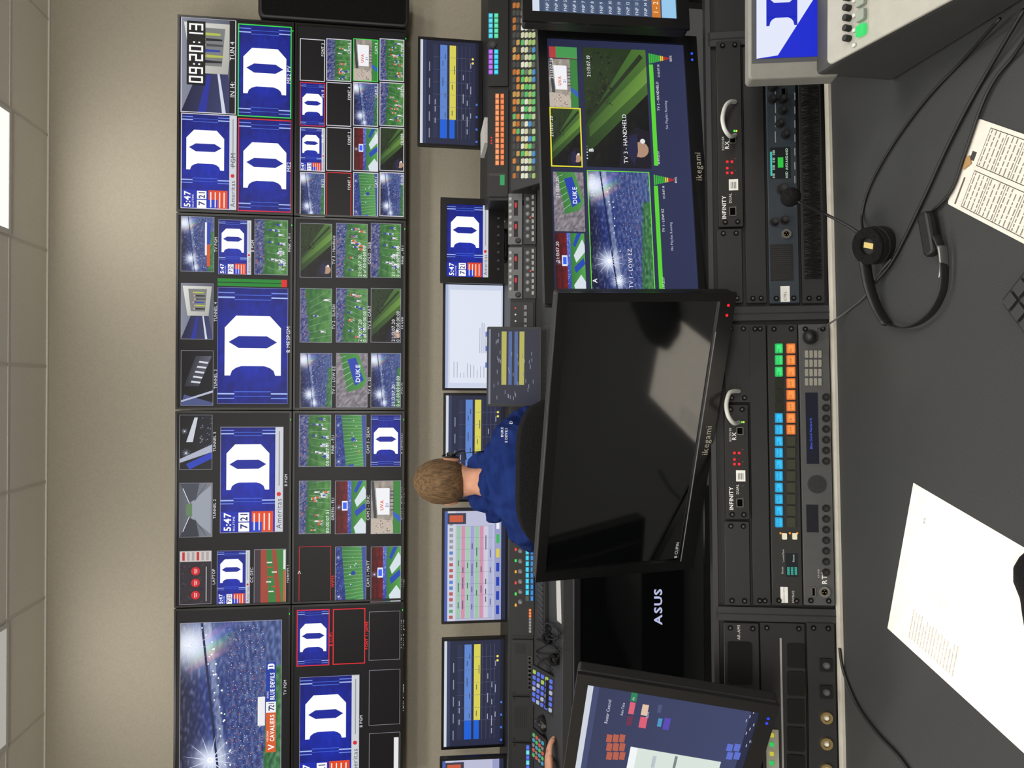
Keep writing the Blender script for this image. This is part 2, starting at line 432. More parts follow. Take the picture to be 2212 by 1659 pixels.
def fieldwide(t, seed=0):
    t.grid(26, 14, lambda u, v: mixc((24, 44, 120), (80, 100, 172), v+noise.noise(Vector((u*16, v*22, seed)))*.9), 0)
    t.poly([(0, .35), (0, 1), (1, 1), (1, .2)], [(52, 124, 60), (84, 160, 78), (82, 154, 76), (46, 116, 56)], 1)
    t.poly([(0, .92), (0, 1), (1, 1), (1, .84)], (60, 80, 150), 2)
    for i in range(16): t.line(i/15., .345-i/15.*.14, .06+i/15.*.92, .92-.06*i/15., .006, (190, 214, 190), 2)
    t.circ(.52, .58, .07, (30, 60, 170), 3); t.poly([(0, .42), (0, .60), (.05, .60), (.03, .41)], (34, 60, 180), 3)
    dots(t, 90, 0, 0, .97, .2, [(120, 146, 220), (196, 200, 228), (20, 34, 110), (200, 110, 70)], .016, 2, seed)
    dots(t, 22, .15, .4, .9, .8, [(230, 232, 240), (214, 100, 50), (30, 56, 160)], .028, 3, seed+5)
    star(t, .1, .12, .12); star(t, .8, .1, .10)
def dukefield(t):
    t.grid(24, 14, lambda u, v: mixc((96, 90, 100), (158, 150, 156), .5+noise.noise(Vector((u*18, v*18, 2)))*1.2), 0)
    dots(t, 110, 0, 0, .96, .96, [(176, 168, 176), (84, 78, 92), (70, 84, 150)], .02, 1, 4)
    t.poly([(.28, .36), (.36, .84), (.5, .98), (1, .70), (1, .12)], [(58, 124, 60), (70, 142, 66), (80, 152, 74), (72, 144, 70), (54, 118, 56)], 2)
    t.poly([(.40, .60), (.50, .88), (.92, .62), (.88, .36)], (34, 62, 172), 3); t.text('DUKE', .46, .76, .14, (226, 232, 246), 4, bold=1)
    for i in range(6): t.line(.36+i*.11, .31-i*.035, .45+i*.10, .54-i*.045, .010, (206, 226, 206), 3)
def handheld(t, k=0):
    t.rect(0, 0, 1, 1, (10, 12, 12))
    t.grid(22, 16, lambda u, v: mixc((8, 10, 10), (38, 54, 28), (u*1.5-v*.9+.15)+noise.noise(Vector((u*14, v*14, k)))*.6), 1)
    t.poly([(.12, .05), (.62, 1), (1, 1), (1, .78), (.34, 0), (.12, 0)], [(40, 66, 30), (66, 100, 42), (78, 118, 48), (70, 108, 46), (36, 58, 28), (32, 54, 26)], 2)
    t.poly([(.24, .06), (.72, 1), (.86, 1), (.34, .06)], [(62, 92, 44), (106, 148, 60), (100, 142, 58), (58, 88, 42)], 3)
    t.poly([(.38, .05), (.93, .95), (.96, .90), (.41, .05)], (36, 48, 30), 4)
    dots(t, 110, .5, .0, .96, .42, [(22, 30, 18), (44, 54, 34), (62, 56, 42), (30, 42, 24), (52, 66, 36)], .028, 4, k)
    t.poly([(0, .5), (0, 1), (.3, 1), (.34, .78), (.2, .55)], (24, 22, 32), 4)
    t.circ(.15, .84, .13, (176, 140, 116), 5); t.poly([(.02, .74), (.13, .80), (.28, .80), (.26, .68), (.12, .62)], (34, 34, 66), 6); t.circ(.22, .88, .04, (226, 226, 228), 6)
def redstage(t):
    t.grid(22, 14, lambda u, v: mixc((60, 8, 14), (134, 22, 28), v*1.6+noise.noise(Vector((u*12, v*12, 1)))*.6) if v < .48 else mixc((48, 116, 54), (84, 162, 74), (v-.5)*2), 0)
    t.gradh(0, .40, 1, .52, (44, 62, 160), (86, 112, 210), 1); dots(t, 50, 0, .40, .95, .5, [(190, 196, 230), (20, 30, 90)], .02, 2, 2)
    t.rect(.44, .22, .62, .4, (226, 232, 250), 3); t.rect(.47, .25, .59, .37, (50, 96, 240), 4); star(t, .5, .12, .12, (200, 215, 255), 4)
    t.poly([(0, .66), (0, 1), (.18, 1), (.3, .85), (.12, .60)], (214, 224, 232), 2); t.poly([(.5, .70), (.68, 1), (.8, 1), (.9, .92), (.62, .62)], (212, 224, 230), 2)
    t.poly([(.32, .68), (.48, 1), (.58, .95), (.42, .62)], (34, 70, 176), 2); t.poly([(.8, .6), (.76, .68), (1, .9), (1, .75)], (34, 70, 176), 2)
def board(t):
    t.grid(14, 10, lambda u, v: mixc((120, 112, 104), (178, 168, 156), .5+noise.noise(Vector((u*8, v*8, 5)))), 0); t.poly([(0, 0), (0, .8), (.25, .7), (.3, 0)], (190, 178, 164), 1); dots(t, 50, 0, .1, .24, .6, [(110, 90, 90), (210, 192, 184)], .03, 2, 1)
    t.poly([(.3, .1), (.3, .2), (1, .1), (1, .0)], (60, 66, 70), 1)
    t.poly([(.36, .22), (.36, .62), (.86, .62), (.86, .16)], (240, 240, 244), 2); t.text('UVA', .44, .42, .11, (220, 96, 40), 4, bold=1); t.text('21', .50, .58, .09, (40, 66, 170), 4, bold=1)
    t.rect(0, .74, 1, 1, (58, 128, 60), 2); t.poly([(.2, 1), (.32, 1), (.42, .74), (.34, .74)], (50, 94, 186), 3)
    for i in range(6): t.rect(.44+i*.07, .64, .455+i*.07, .76, (30, 40, 100), 3)
def tunnel(t, k=0):
    if k == 0:
        t.grad(0, 0, 1, 1, (130, 134, 150), (80, 84, 100)); t.poly([(0, .0), (0, 1), (.42, .85), (.42, .30)], [(24, 26, 60), (60, 64, 110), (50, 54, 96), (30, 34, 70)], 1)
        t.poly([(.42, .2), (.42, .85), (.95, .95), (.95, .05)], [(196, 196, 188), (170, 170, 164), (186, 186, 178), (222, 222, 214)], 1); t.poly([(.5, .3), (.5, .74), (.9, .8), (.9, .22)], (120, 122, 122), 2)
        for i in range(6):
            x = .53+i*.058; v = .44+.03*math.sin(i*2.3); t.poly([(x, v), (x+.004, v+.30), (x+.024, v+.30), (x+.030, v)], [(24, 24, 30), (180, 190, 70), (36, 60, 160), (70, 70, 76)][i % 4], 3); t.circ(x+.015, v-.03, .030, (196, 160, 134), 3, 8)
        t.poly([(0, .3), (0, .46), (.4, .54), (.4, .47)], (34, 44, 150), 2); t.poly([(0, .75), (0, .82), (.42, .7), (.42, .66)], (206, 212, 228), 2)
    elif k == 1:
        t.grad(0, 0, 1, 1, (10, 10, 14), (24, 24, 34)); t.poly([(.12, .0), (.32, 1), (.46, 1), (.19, .0)], (170, 176, 196), 1); t.poly([(.0, .3), (.2, 1), (.32, 1), (.1, .2)], (34, 60, 180), 2)
        t.poly([(.5, .2), (.5, .4), (.95, .55), (.95, .45)], (200, 204, 216), 1); star(t, .3, .2, .16); star(t, .7, .15, .12); dots(t, 40, .4, .6, .95, .95, [(50, 58, 110), (130, 130, 144)], .03, 2, 3)
    elif k == 2:
        t.grad(0, 0, 1, 1, (84, 88, 96), (120, 124, 134)); t.poly([(.05, .95), (.95, .95), (.65, .35), (.35, .35)], (150, 156, 168), 1); t.poly([(.38, .38), (.62, .38), (.60, .2), (.40, .2)], (92, 126, 88), 2)
        t.poly([(0, 0), (0, .6), (.3, .5), (.36, .3)], (50, 54, 64), 2); t.poly([(1, 0), (.64, .3), (.7, .5), (1, .6)], (64, 68, 80), 2); t.line(.1, .1, .38, .3, .02, (225, 225, 235), 3); t.line(.9, .1, .62, .3, .02, (225, 225, 235), 3)
        t.line(.03, .8, .34, .45, .015, (60, 64, 76), 3); t.line(.97, .8, .66, .45, .015, (60, 64, 76), 3)
    else:
        t.grad(0, 0, 1, 1, (6, 6, 8), (18, 18, 26)); t.poly([(0, 0), (0, 1), (.05, 1), (.2, .1)], (70, 80, 130), 1); t.poly([(.06, 0), (.24, 1), (.28, 1), (.09, 0)], (180, 186, 210), 2)
        t.poly([(.35, .1), (.35, .55), (.9, .95), (.9, .45)], [(40, 40, 50), (60, 60, 72), (90, 92, 106), (50, 50, 62)], 1)
        for i in range(5): t.poly([(.42+i*.09, .30+i*.06), (.40+i*.09, .58+i*.06), (.43+i*.09, .61+i*.06), (.45+i*.09, .33+i*.06)], (214, 216, 226), 2)
def laptop_pic(t):
    t.rect(0, 0, 1, 1, (44, 38, 46)); dots(t, 60, 0, 0, .95, .7, [(64, 56, 64), (30, 26, 34)], .05, 1, 6); t.rect(.8, 0, 1, 1, (204, 196, 194), 2)
    for i in range(6): t.rect(.82, .08+i*.15, .98, .16+i*.15, (190, 44, 44) if i in (0, 3) else (170, 160, 160), 3)
    for u in (.17, .40, .62): t.circ(u, .5, .14, (206, 30, 38), 3); t.rect(u-.045, .47, u+.045, .495, (250, 240, 240), 4); t.rect(u-.035, .53, u+.035, .55, (250, 240, 240), 4)
    t.rect(.05, .82, .7, .85, (170, 170, 170), 3)
def replay_pic(t):
    t.grad(0, 0, 1, 1, (44, 110, 50), (60, 130, 60)); t.rect(0, 0, 1, .2, (60, 50, 60), 1); t.poly([(.0, .2), (0, .45), (1, .38), (1, .2)], (160, 66, 50), 1); t.poly([(.0, .7), (0, .85), (1, .68), (1, .55)], (160, 66, 50), 1)
    for i in range(7):
        u = .2+i*.09; v = .45+.1*math.sin(i*2); t.rect(u, v, u+.022, v+.16, [(226, 226, 226), (200, 60, 50)][i % 2], 3)
    t.rect(.02, .91, .6, .98, (200, 92, 50), 3); t.rect(.62, .91, .98, .98, (226, 226, 226), 3)
def black(t): t.rect(0, 0, 1, 1, (7, 6, 7))
def ui_rows(t, scale=1.0):
    t.rect(0, 0, 1, 1, (38, 42, 66)); t.rect(0, 0, 1, .045, (205, 212, 222), 1); t.rect(.0, .045, 1, .10, (52, 60, 92), 1); t.rect(0, .95, 1, 1, (24, 28, 48), 1)
    for i in range(4): t.rect(.03+i*.12, .955, .05+i*.12, .985, (70, 120, 220), 2)
    for i in range(5): t.rect(.06+i*.16, .15, .15+i*.16, .165, (140, 146, 170), 2)
    t.rect(.06, .22, .96, .30, (44, 50, 78), 2); t.rect(.06, .34, .96, .46, (92, 132, 206), 2); t.rect(.06, .34, .24, .46, (28, 96, 214), 3); t.rect(.06, .50, .24, .59, (28, 96, 214), 3)
    t.rect(.24, .50, .96, .61, (214, 206, 84), 2)
    for i in range(6): t.line(.24+i*.12, .22, .24+i*.12, .88, .004, (90, 96, 130), 4)
    for i in range(4): t.line(.06, .64+i*.07, .96, .64+i*.07, .005, (80, 86, 120), 3)
    q = random.Random(3)
    for i in range(26): u = q.uniform(.08, .85); v = q.choice([.25, .38, .42, .54, .58, .67, .73, .80, .86]); t.rect(u, v, u+.05, v+.012, (170, 174, 196) if v < .36 or v > .6 else (60, 66, 90), 5)
    t.circ(.80, .90, .02, (240, 220, 90), 3); t.circ(.84, .90, .02, (240, 220, 90), 3)
def ui_sheet(t):
    t.rect(0, 0, 1, 1, (186, 188, 214)); t.rect(0, 0, 1, .05, (74, 96, 170), 1); t.rect(0, .05, 1, .18, (204, 208, 222), 1)
    q = random.Random(8)
    for i in range(18): u = .02+i*.053; t.rect(u, .08, u+.03, .14, q.choice([(90, 130, 200), (180, 90, 90), (90, 160, 110), (150, 150, 160)]), 2)
    t.rect(.88, .05, .98, .35, (60, 60, 76), 3); t.rect(.9, .08, .96, .3, (200, 90, 60), 4)
    cols = [(150, 196, 164), (208, 142, 168), (160, 200, 172), (160, 160, 206), (150, 196, 160), (208, 142, 168), (206, 200, 216), (172, 178, 212)]
    for i, c in enumerate(cols): t.rect(.02, .20+i*.075, .86, .20+i*.075+.06, c, 2)
    for i in range(9): t.line(.02+i*.105, .2, .02+i*.105, .8, .004, (120, 124, 160), 3)
    for i in range(40): u = q.uniform(.03, .8); v = .22+q.randrange(8)*.075; t.rect(u, v, u+.05, v+.014, (70, 70, 100), 4)
    t.rect(0, .82, 1, .93, (150, 156, 196), 2); t.rect(0, .93, 1, 1, (34, 40, 70), 2)
    for i in range(7): t.rect(.05+i*.13, .85, .13+i*.13, .9, q.choice([(30, 60, 180), (60, 180, 90), (220, 200, 60), (235, 235, 245)]), 3)
def ui_doc(t):
    t.rect(0, 0, 1, 1, (204, 212, 232)); t.rect(0, 0, 1, .05, (170, 182, 214), 1); t.rect(.05, .08, .95, .97, (222, 228, 242), 1); q = random.Random(2)
    for i in range(14): v = .15+i*.058; t.rect(.10, v, .10+q.uniform(.04, .16), v+.008, (140, 146, 170), 2)
    for i in range(8): v = .60+i*.035; t.rect(.34, v, .34+q.uniform(.1, .3), v+.008, (140, 144, 170), 2)
    for i, u in enumerate((.2, .36, .5)): t.rect(u, .70, u+.05, .74, (90, 120, 210), 3)
    t.rect(.03, .975, .06, .995, (40, 90, 220), 3)

# ---------------------------------------------------------------- ROOM
CEIL = 3.31; WY = 4.40
def structure(name, x0, y0, z0, x1, y1, z1, mat):
    mb = MB(); mb.box(WF, x0, y0, z0, x1, y1, z1, (128, 128, 128)); ob = mb.build(name, None, [mat]); ob['kind'] = 'structure'; return ob
structure('floor', -4, -2, -.1, 4, WY+.1, 0, M_FLOOR)
structure('ceiling', -4, -2, CEIL, 4, WY+.1, CEIL+.1, M_CEIL)
structure('wall_back', -4, WY, 0, 4, WY+.1, CEIL, M_WALL)
structure('wall_front', -4, -2.1, 0, 4, -2, CEIL, M_WALL)
structure('wall_left', -4.1, -2.1, 0, -4, WY+.1, CEIL, M_WALL)
structure('wall_right', 4, -2.1, 0, 4.1, WY+.1, CEIL, M_WALL)
structure('baseboard_back', -4, WY-.012, 0, 4, WY, .1, M_BLKF)
mb = MB(); TC = (216, 212, 202)
for i in range(-6, 7):
    x = .08+.61*i; mb.box(WF, x-.007, -2, CEIL-.003, x+.007, WY, CEIL, TC)
for j in range(10):
    y = 3.99-.61*j; mb.box(WF, -4, y-.007, CEIL-.0035, 4, y+.007, CEIL, TC)
mb.box(WF, -4, WY-.016, CEIL-.008, 4, WY, CEIL, (226, 222, 212))
ob = mb.build('trim_1', None, [MPR]); ob['kind'] = 'structure'
def troffer(x, y, power, bright):
    e = thing('ceiling_light', (x+.305, y+.305, CEIL-.012), 'square recessed ceiling light with white diffuser' + (', lit' if bright > 200 else ', dimmed'), 'ceiling light', 'ceiling lights')
    m = MB(); m.box(WF, x+.012, y+.012, CEIL-.011, x+.598, y+.598, CEIL-.008, (bright, bright-2, bright-8)); m.build('diffuser', e, [MG])
    m = MB()
    for r in ((x+.005, y+.005, x+.6, y+.03), (x+.005, y+.58, x+.6, y+.6), (x+.005, y+.03, x+.03, y+.58), (x+.58, y+.03, x+.6, y+.58)): m.box(WF, r[0], r[1], CEIL-.014, r[2], r[3], CEIL-.007, (220, 218, 212))
    m.build('frame', e, [MPR])
    if power:
        l = bpy.data.lights.new('lamp', 'AREA'); l.shape = 'SQUARE'; l.size = .56; l.energy = power; l.color = (1.0, .965, .90)
        lo = bpy.data.objects.new('lamp', l); COL.objects.link(lo); lo.parent = e; lo.location = (0, 0, -.01)
troffer(.69, 3.38, 9, 255); troffer(-1.75, 3.38, 6, 168)
troffer(.69, 1.55, 17, 255); troffer(-1.14, 1.55, 17, 255); troffer(-2.97, 1.55, 22, 255); troffer(2.52, 1.55, 18, 255)
troffer(-.53, -.28, 22, 255); troffer(1.30, -.28, 20, 255); troffer(-2.36, -.28, 18, 255)
l = bpy.data.lights.new('added_fill', 'AREA'); l.shape = 'RECTANGLE'; l.size = 5.0; l.size_y = .5; l.energy = 92; l.color = (1, .97, .915)  # added fill light behind the camera, no fixture; brightens ceiling and back wall
lo = bpy.data.objects.new('added_fill_light', l); COL.objects.link(lo); lo.location = (0, -.9, 2.1)
lo.rotation_mode = 'QUATERNION'; lo.rotation_quaternion = Vector((0, 1, .62)).to_track_quat('-Z', 'Y')

# ---------------------------------------------------------------- VIDEO WALL
VY = 4.22
VX = [-2.202, -1.174, -.146, .882, 1.910]; VZ = [1.432, 2.024, 2.616]
def vdisplay(ci, ri, label, painter):
    x0, x1 = VX[ci]+.003, VX[ci+1]-.003; z0, z1 = VZ[ri]+.003, VZ[ri+1]-.003
    cx = (x0+x1)/2; W = x1-x0; H = z1-z0
    fr = Fr((cx, VY, (z0+z1)/2), (1, 0, 0), (0, 0, 1))
    e = thing('video_display', (cx, VY+.08, z0), label, 'display', 'video wall displays')
    m = MB(); m.box(fr, -W/2, -H/2, -.07, W/2, H/2, -.002, (18, 18, 20)); m.build('housing', e, [MP], bevel=.004)
    m = MB(); m.box(fr, -W*.3, -H*.3, -.18, W*.3, H*.3, -.07, (26, 26, 28)); m.build('wall_mount', e, [MP])
    m = MB(); b = .011
    m.box(fr, -W/2, -H/2, -.002, W/2, -H/2+b, .006, (14, 14, 15)); m.box(fr, -W/2, H/2-b, -.002, W/2, H/2, .006, (14, 14, 15))
    m.box(fr, -W/2, -H/2+b, -.002, -W/2+b, H/2-b, .006, (14, 14, 15)); m.box(fr, W/2-b, -H/2+b, -.002, W/2, H/2-b, .006, (14, 14, 15)); m.build('bezel', e, [MPG])
    m = MB(); m.box(fr, W/2-.05, -H/2+.003, .006, W/2-.042, -H/2+.007, .0075, (40, 255, 60)); m.build('power_light', e, [MG])
    cv = Cv(fr, .0004, .0)
    cv.tile(-W/2+b, -H/2+b, W/2-b, H/2-b, 0).rect(0, 0, 1, 1, (14, 13, 15))
    painter(cv); cv.mb.build('screen', e, [MG])
WHT = (214, 212, 220); GRY = (150, 150, 160); RED = (220, 40, 50); GRN = (60, 220, 80)
def T(cv, x0, y0, x1, y1, fn, bc=WHT, bw=.02, **k):
    t = cv.tpx(x0, y0, x1, y1, 1); fn(t, **k)
    if bc: t.border(bc, bw, 8)
    return t
def A1(cv):
    T(cv, 391, 247, 511, 452, duke, WHT, .015, bug=True); t = T(cv, 391, 40, 510, 245, tunnel, WHT, .015)
    t.rect(.0, .88, 1, 1, (16, 16, 20), 5)
    t = cv.tpx(404, 46, 444, 184, 9); t.rect(0, 0, 1, 1, (5, 5, 6)); segclock(t, '09:20:13', (250, 250, 250))
    cv.tx('IN 14:', 507, 212, 9.5, (240, 240, 240), lay=14); cv.tx('TUN 4', 507, 132, 9.5, (240, 240, 240), lay=14)
    cv.tx('PGM', 509, 362, 10, (60, 60, 70), lay=14)
    T(cv, 514, 258, 630, 458, duke, RED, .02); T(cv, 514, 55, 630, 254, duke, GRN, .02)
    cv.tx('ME2', 628, 372, 8, (240, 240, 240), lay=14); cv.tx('ME2 PV', 628, 182, 8, (240, 240, 240), lay=14)
def A2(cv):
    rows = [(648, 702), (705, 759), (763, 817), (820, 873)]
    cols = [(373, 468), (276, 370), (179, 273), (85, 176)]
    fns = [[(stadium, {}, WHT), (duke, {'bug': True}, WHT), (duke, {}, RED), (black, {}, WHT)],
           [(black, {}, RED), (black, {}, WHT), (black, {}, WHT), (field, {'seed': 4}, WHT)],
           [(fieldwide, {}, WHT), (redstage, {}, WHT), (stadium, {'seed': 5}, WHT), (board, {}, GRN)],
           [(stadium, {'seed': 9}, WHT), (handheld, {}, WHT), (field, {'seed': 8}, WHT), (field, {'seed': 12}, WHT)]]
    lb = [['IN 25', 'IN 15', 'IN 11', 'FONT 3'], ['FONT 1', 'FONT 2', 'FONT 4', 'CAM 5'], ['CAM 1', 'CAM 2', 'CAM 3', 'CAM 4'], ['GOLD', 'SILVER', 'GREEN', 'PINK']]
    for i, r in enumerate(rows):
        for j, c in enumerate(cols):
            f, k, bc = fns[i][j]; T(cv, r[0], c[0], r[1], c[1], f, bc, .03, **k)
            cv.tx(lb[i][j], r[1]-2, c[0]+8+len(lb[i][j])*5, 5.5, (245, 245, 245), lay=14)
def lab(cv, s, x, y, h=6, c=(225, 225, 230), al='l'): cv.tx(s, x, y, h, c, al, lay=14)
def B1(cv):
    T(cv, 391, 757, 461, 876, tunnel, GRY, .012, k=3); T(cv, 391, 612, 461, 733, tunnel, GRY, .012); t = T(cv, 391, 468, 463, 587, stadium, GRY, .012)
    t.rect(.3, .72, .9, .78, (230, 230, 236), 6); t.rect(.1, .78, .9, .88, (206, 84, 36), 6); t.rect(.5, .78, .9, .88, (34, 62, 180), 7)
    T(cv, 470, 622, 622, 872, duke, (120, 130, 200), .006)
    t = cv.tpx(470, 603, 620, 619, 1); t.rect(0, 0, .45, .95, (16, 130, 40)); t.rect(.55, 0, 1, .95, (16, 130, 40)); t.rect(0, .92, 1, 1, (220, 30, 30), 1)
    T(cv, 472, 475, 543, 593, duke, GRY, .012, bug=True); T(cv, 550, 475, 622, 594, field, GRY, .012, seed=3, orange=False)
    lab(cv, 'TUNNEL 3', 469, 840); lab(cv, 'TUNNEL 4', 469, 695); lab(cv, 'TV PGM', 470, 545); lab(cv, 'B PGM', 549, 545); lab(cv, 'PINK - ELI', 629, 545); cv.tx('B ME2PGM', 627, 762, 8, (240, 240, 245), lay=14)
    lab(cv, '4 of 7', 616, 585, 7); lab(cv, '00:04:16.35', 609, 585, 7)
def B2(cv):
    rows = [(648, 717), (726, 794), (801, 866)]; cols = [(763, 880), (623, 740), (483, 600)]
    fns = [[(stadium, {'seed': 1}), (field, {'seed': 21, 'n': 3, 'orange': False}), (handheld, {})], [(dukefield, {}), (field, {'seed': 22}), (field, {'seed': 23})], [(stadium, {'seed': 2}), (handheld, {'k': 2}), (field, {'seed': 3, 'orange': False})]]
    lb = [['TV 1 - LOW EZ', 'TV 2 - SLASH', 'TV 3 - Handheld'], ['TV 4 - 20', 'TV 5 - CART', 'GOLD - SEB'], ['GOLD', 'SILVER', 'PINK - ELI']]
    for i, r in enumerate(rows):
        for j, c in enumerate(cols):
            f, k = fns[i][j]; T(cv, r[0], c[0], r[1], c[1], f, GRY, .014, **k); lab(cv, lb[i][j], min(r[1]+7, 873), (c[0]+c[1])/2+30)
            if i == 2 or (i == 1 and j > 0):
                cv.tx('21:13:07.20', r[1]-13, c[1]-2, 7, (245, 245, 245), lay=14); cv.tx('0 of 00:00:00:00', r[1]-3, c[1]-2, 7, (245, 245, 245), lay=14, sx=.9)
def C1(cv):
    T(cv, 388, 896, 459, 1014, tunnel, GRY, .012, k=1); T(cv, 388, 1043, 459, 1160, tunnel, GRY, .012, k=2); T(cv, 388, 1190, 457, 1305, laptop_pic, GRY, .012)
    T(cv, 476, 922, 612, 1150, duke, GRY, .008, bug=True); T(cv, 469, 1189, 540, 1305, duke, GRY, .012, bug=True); T(cv, 549, 1186, 618, 1302, replay_pic, GRY, .012)
    lab(cv, 'TUNNEL 3', 467, 975); lab(cv, 'TUNNEL 2', 467, 1120); lab(cv, 'LAPTOP', 465, 1262); lab(cv, 'B PGM', 621, 1050); lab(cv, 'CC DEC', 547, 1258); lab(cv, 'DEMOD 1', 626, 1258)
def C2(cv):
    rows = [(646, 715), (724, 791), (801, 866)]; cols = [(1180, 1300), (1038, 1153), (896, 1008)]
    fns = [[(black, {}, RED), (field, {'seed': 31}, GRY), (field, {'seed': 3, 'orange': False}, GRY)], [(fieldwide, {}, GRY), (redstage, {}, GRY), (fieldwide, {'seed': 5}, GRY)], [(redstage, {}, GRY), (board, {}, GRY), (duke, {}, GRY)]]
    lb = [['WIPES', 'GREEN - ELI', 'PINK - ELI'], ['CAM 1 - MATT', 'CAM 2 - ERIC', 'CAM 3 - SEAN'], ['PREP', 'CAM 4 - DUBLAU', 'B ME2PVW']]
    for i, r in enumerate(rows):
        for j, c in enumerate(cols):
            f, k, bc = fns[i][j]; T(cv, r[0], c[0], r[1], c[1], f, bc, .014, **k); lab(cv, lb[i][j], min(r[1]+7, 873), (c[0]+c[1])/2+28, 6, (255, 60, 60) if bc == RED else (225, 225, 230))
            if i == 0 and j > 0: cv.tx('00:00:07.51', r[1]-4, c[1]-2, 7, (245, 245, 245), lay=14)
    cv.tx('>', 652, 1240, 10, (235, 235, 235), lay=14)
def D1(cv):
    t = T(cv, 388, 1342, 608, 1733, stadium, GRY, .006, n=900, big=True)
    for i in range(24): t.circ(.05+i*.04, .53-.012*i+.04*math.sin(i*1.3), .008, (250, 252, 255), 4, 8)
    b = cv.tpx(557, 1430, 596, 1625, 7); b.rect(.0, .45, 1, 1, (240, 242, 246)); b.rect(0, .45, .44, 1, (214, 92, 40), 1); b.rect(.56, .45, 1, 1, (26, 56, 160), 1)
    b.rect(.3, .0, .62, .4, (236, 236, 240)); b.text('CAVALIERS', .12, .92, .24, (255, 255, 255), 2, bold=1, sx=.78); b.text('VIRGINIA', .12, .60, .10, (255, 255, 255), 2); b.text('7', .46, .90, .30, (30, 40, 90), 2, bold=1); b.text('21', .498, .90, .30, (30, 40, 90), 2, bold=1, sx=.62)
    b.text('BLUE DEVILS', .58, .92, .24, (255, 255, 255), 2, bold=1, sx=.72); b.text('DUKE', .60, .60, .10, (255, 255, 255), 2); b.text('V', .03, .92, .34, (255, 255, 255), 2, bold=1)
    t2 = b.sub(.91, .5, .99, .96, 1); emblem(t2, .1, .1, .9, .9, (255, 255, 255), (26, 56, 160), 2)
    lab(cv, 'TV PGM', 619, 1500)
def D2(cv):
    T(cv, 641, 1316, 712, 1438, duke, RED, .03); T(cv, 719, 1314, 789, 1434, black, RED, .03); T(cv, 797, 1320, 864, 1425, black, GRY, .012)
    T(cv, 647, 1460, 776, 1690, duke, GRY, .006, bug=True); T(cv, 797, 1446, 864, 1565, black, GRY, .012); t = T(cv, 797, 1582, 864, 1700, black, GRY, .012); t.rect(.1, .8, .9, .95, (230, 230, 230), 3)
    lab(cv, 'B CLIP1', 718, 1395, 6, (255, 60, 60)); lab(cv, 'FONT 1 - JAMIE', 795, 1402, 6, (255, 60, 60)); lab(cv, 'FONT 2 - JAMIE', 872, 1400); lab(cv, 'FONT 3 - ROB', 872, 1535); lab(cv, 'B PGM', 783, 1570)
vdisplay(3, 1, 'thin-bezel video wall display split into four feeds with clock', A1)
vdisplay(3, 0, 'thin-bezel video wall display showing grid of sixteen small feeds', A2)
vdisplay(2, 1, 'thin-bezel video wall display with large blue letter emblem', B1)
vdisplay(2, 0, 'thin-bezel video wall display showing nine football field feeds', B2)
vdisplay(1, 1, 'thin-bezel video wall display with program, tunnel and laptop feeds', C1)
vdisplay(1, 0, 'thin-bezel video wall display, nine feeds, one black with red border', C2)
vdisplay(0, 1, 'thin-bezel video wall display with one large night stadium broadcast', D1)
vdisplay(0, 0, 'thin-bezel video wall display with emblem feed and black font feeds', D2)

fs = Fr((0, 4.20, 0), (1, 0, 0), (0, 0, 1)); a0, b0, a1, b1 = fs.rect(557, -30, 884, 62)
a0 = max(a0, 1.918)
e = thing('loudspeaker', ((a0+a1)/2, 4.25, b0), 'tall slim black column loudspeaker hung on the beige wall', 'speaker')
m = MB(); m.rbox(fs, a0, b0, -.17, a1, b1, 0, .03, (24, 25, 28)); m.build('cabinet', e, [MP], bevel=.01)
m = MB(); m.rbox(fs, a0+.014, b0+.02, 0, a1-.014, b1-.02, .006, .02, (14, 14, 16)); m.build('grille', e, [M_BLKF])
m = MB(); m.box(fs, a0+.06, b0+.3, -.2, a1-.06, b1-.3, -.17, (40, 40, 42)); m.build('bracket', e, [MPM])

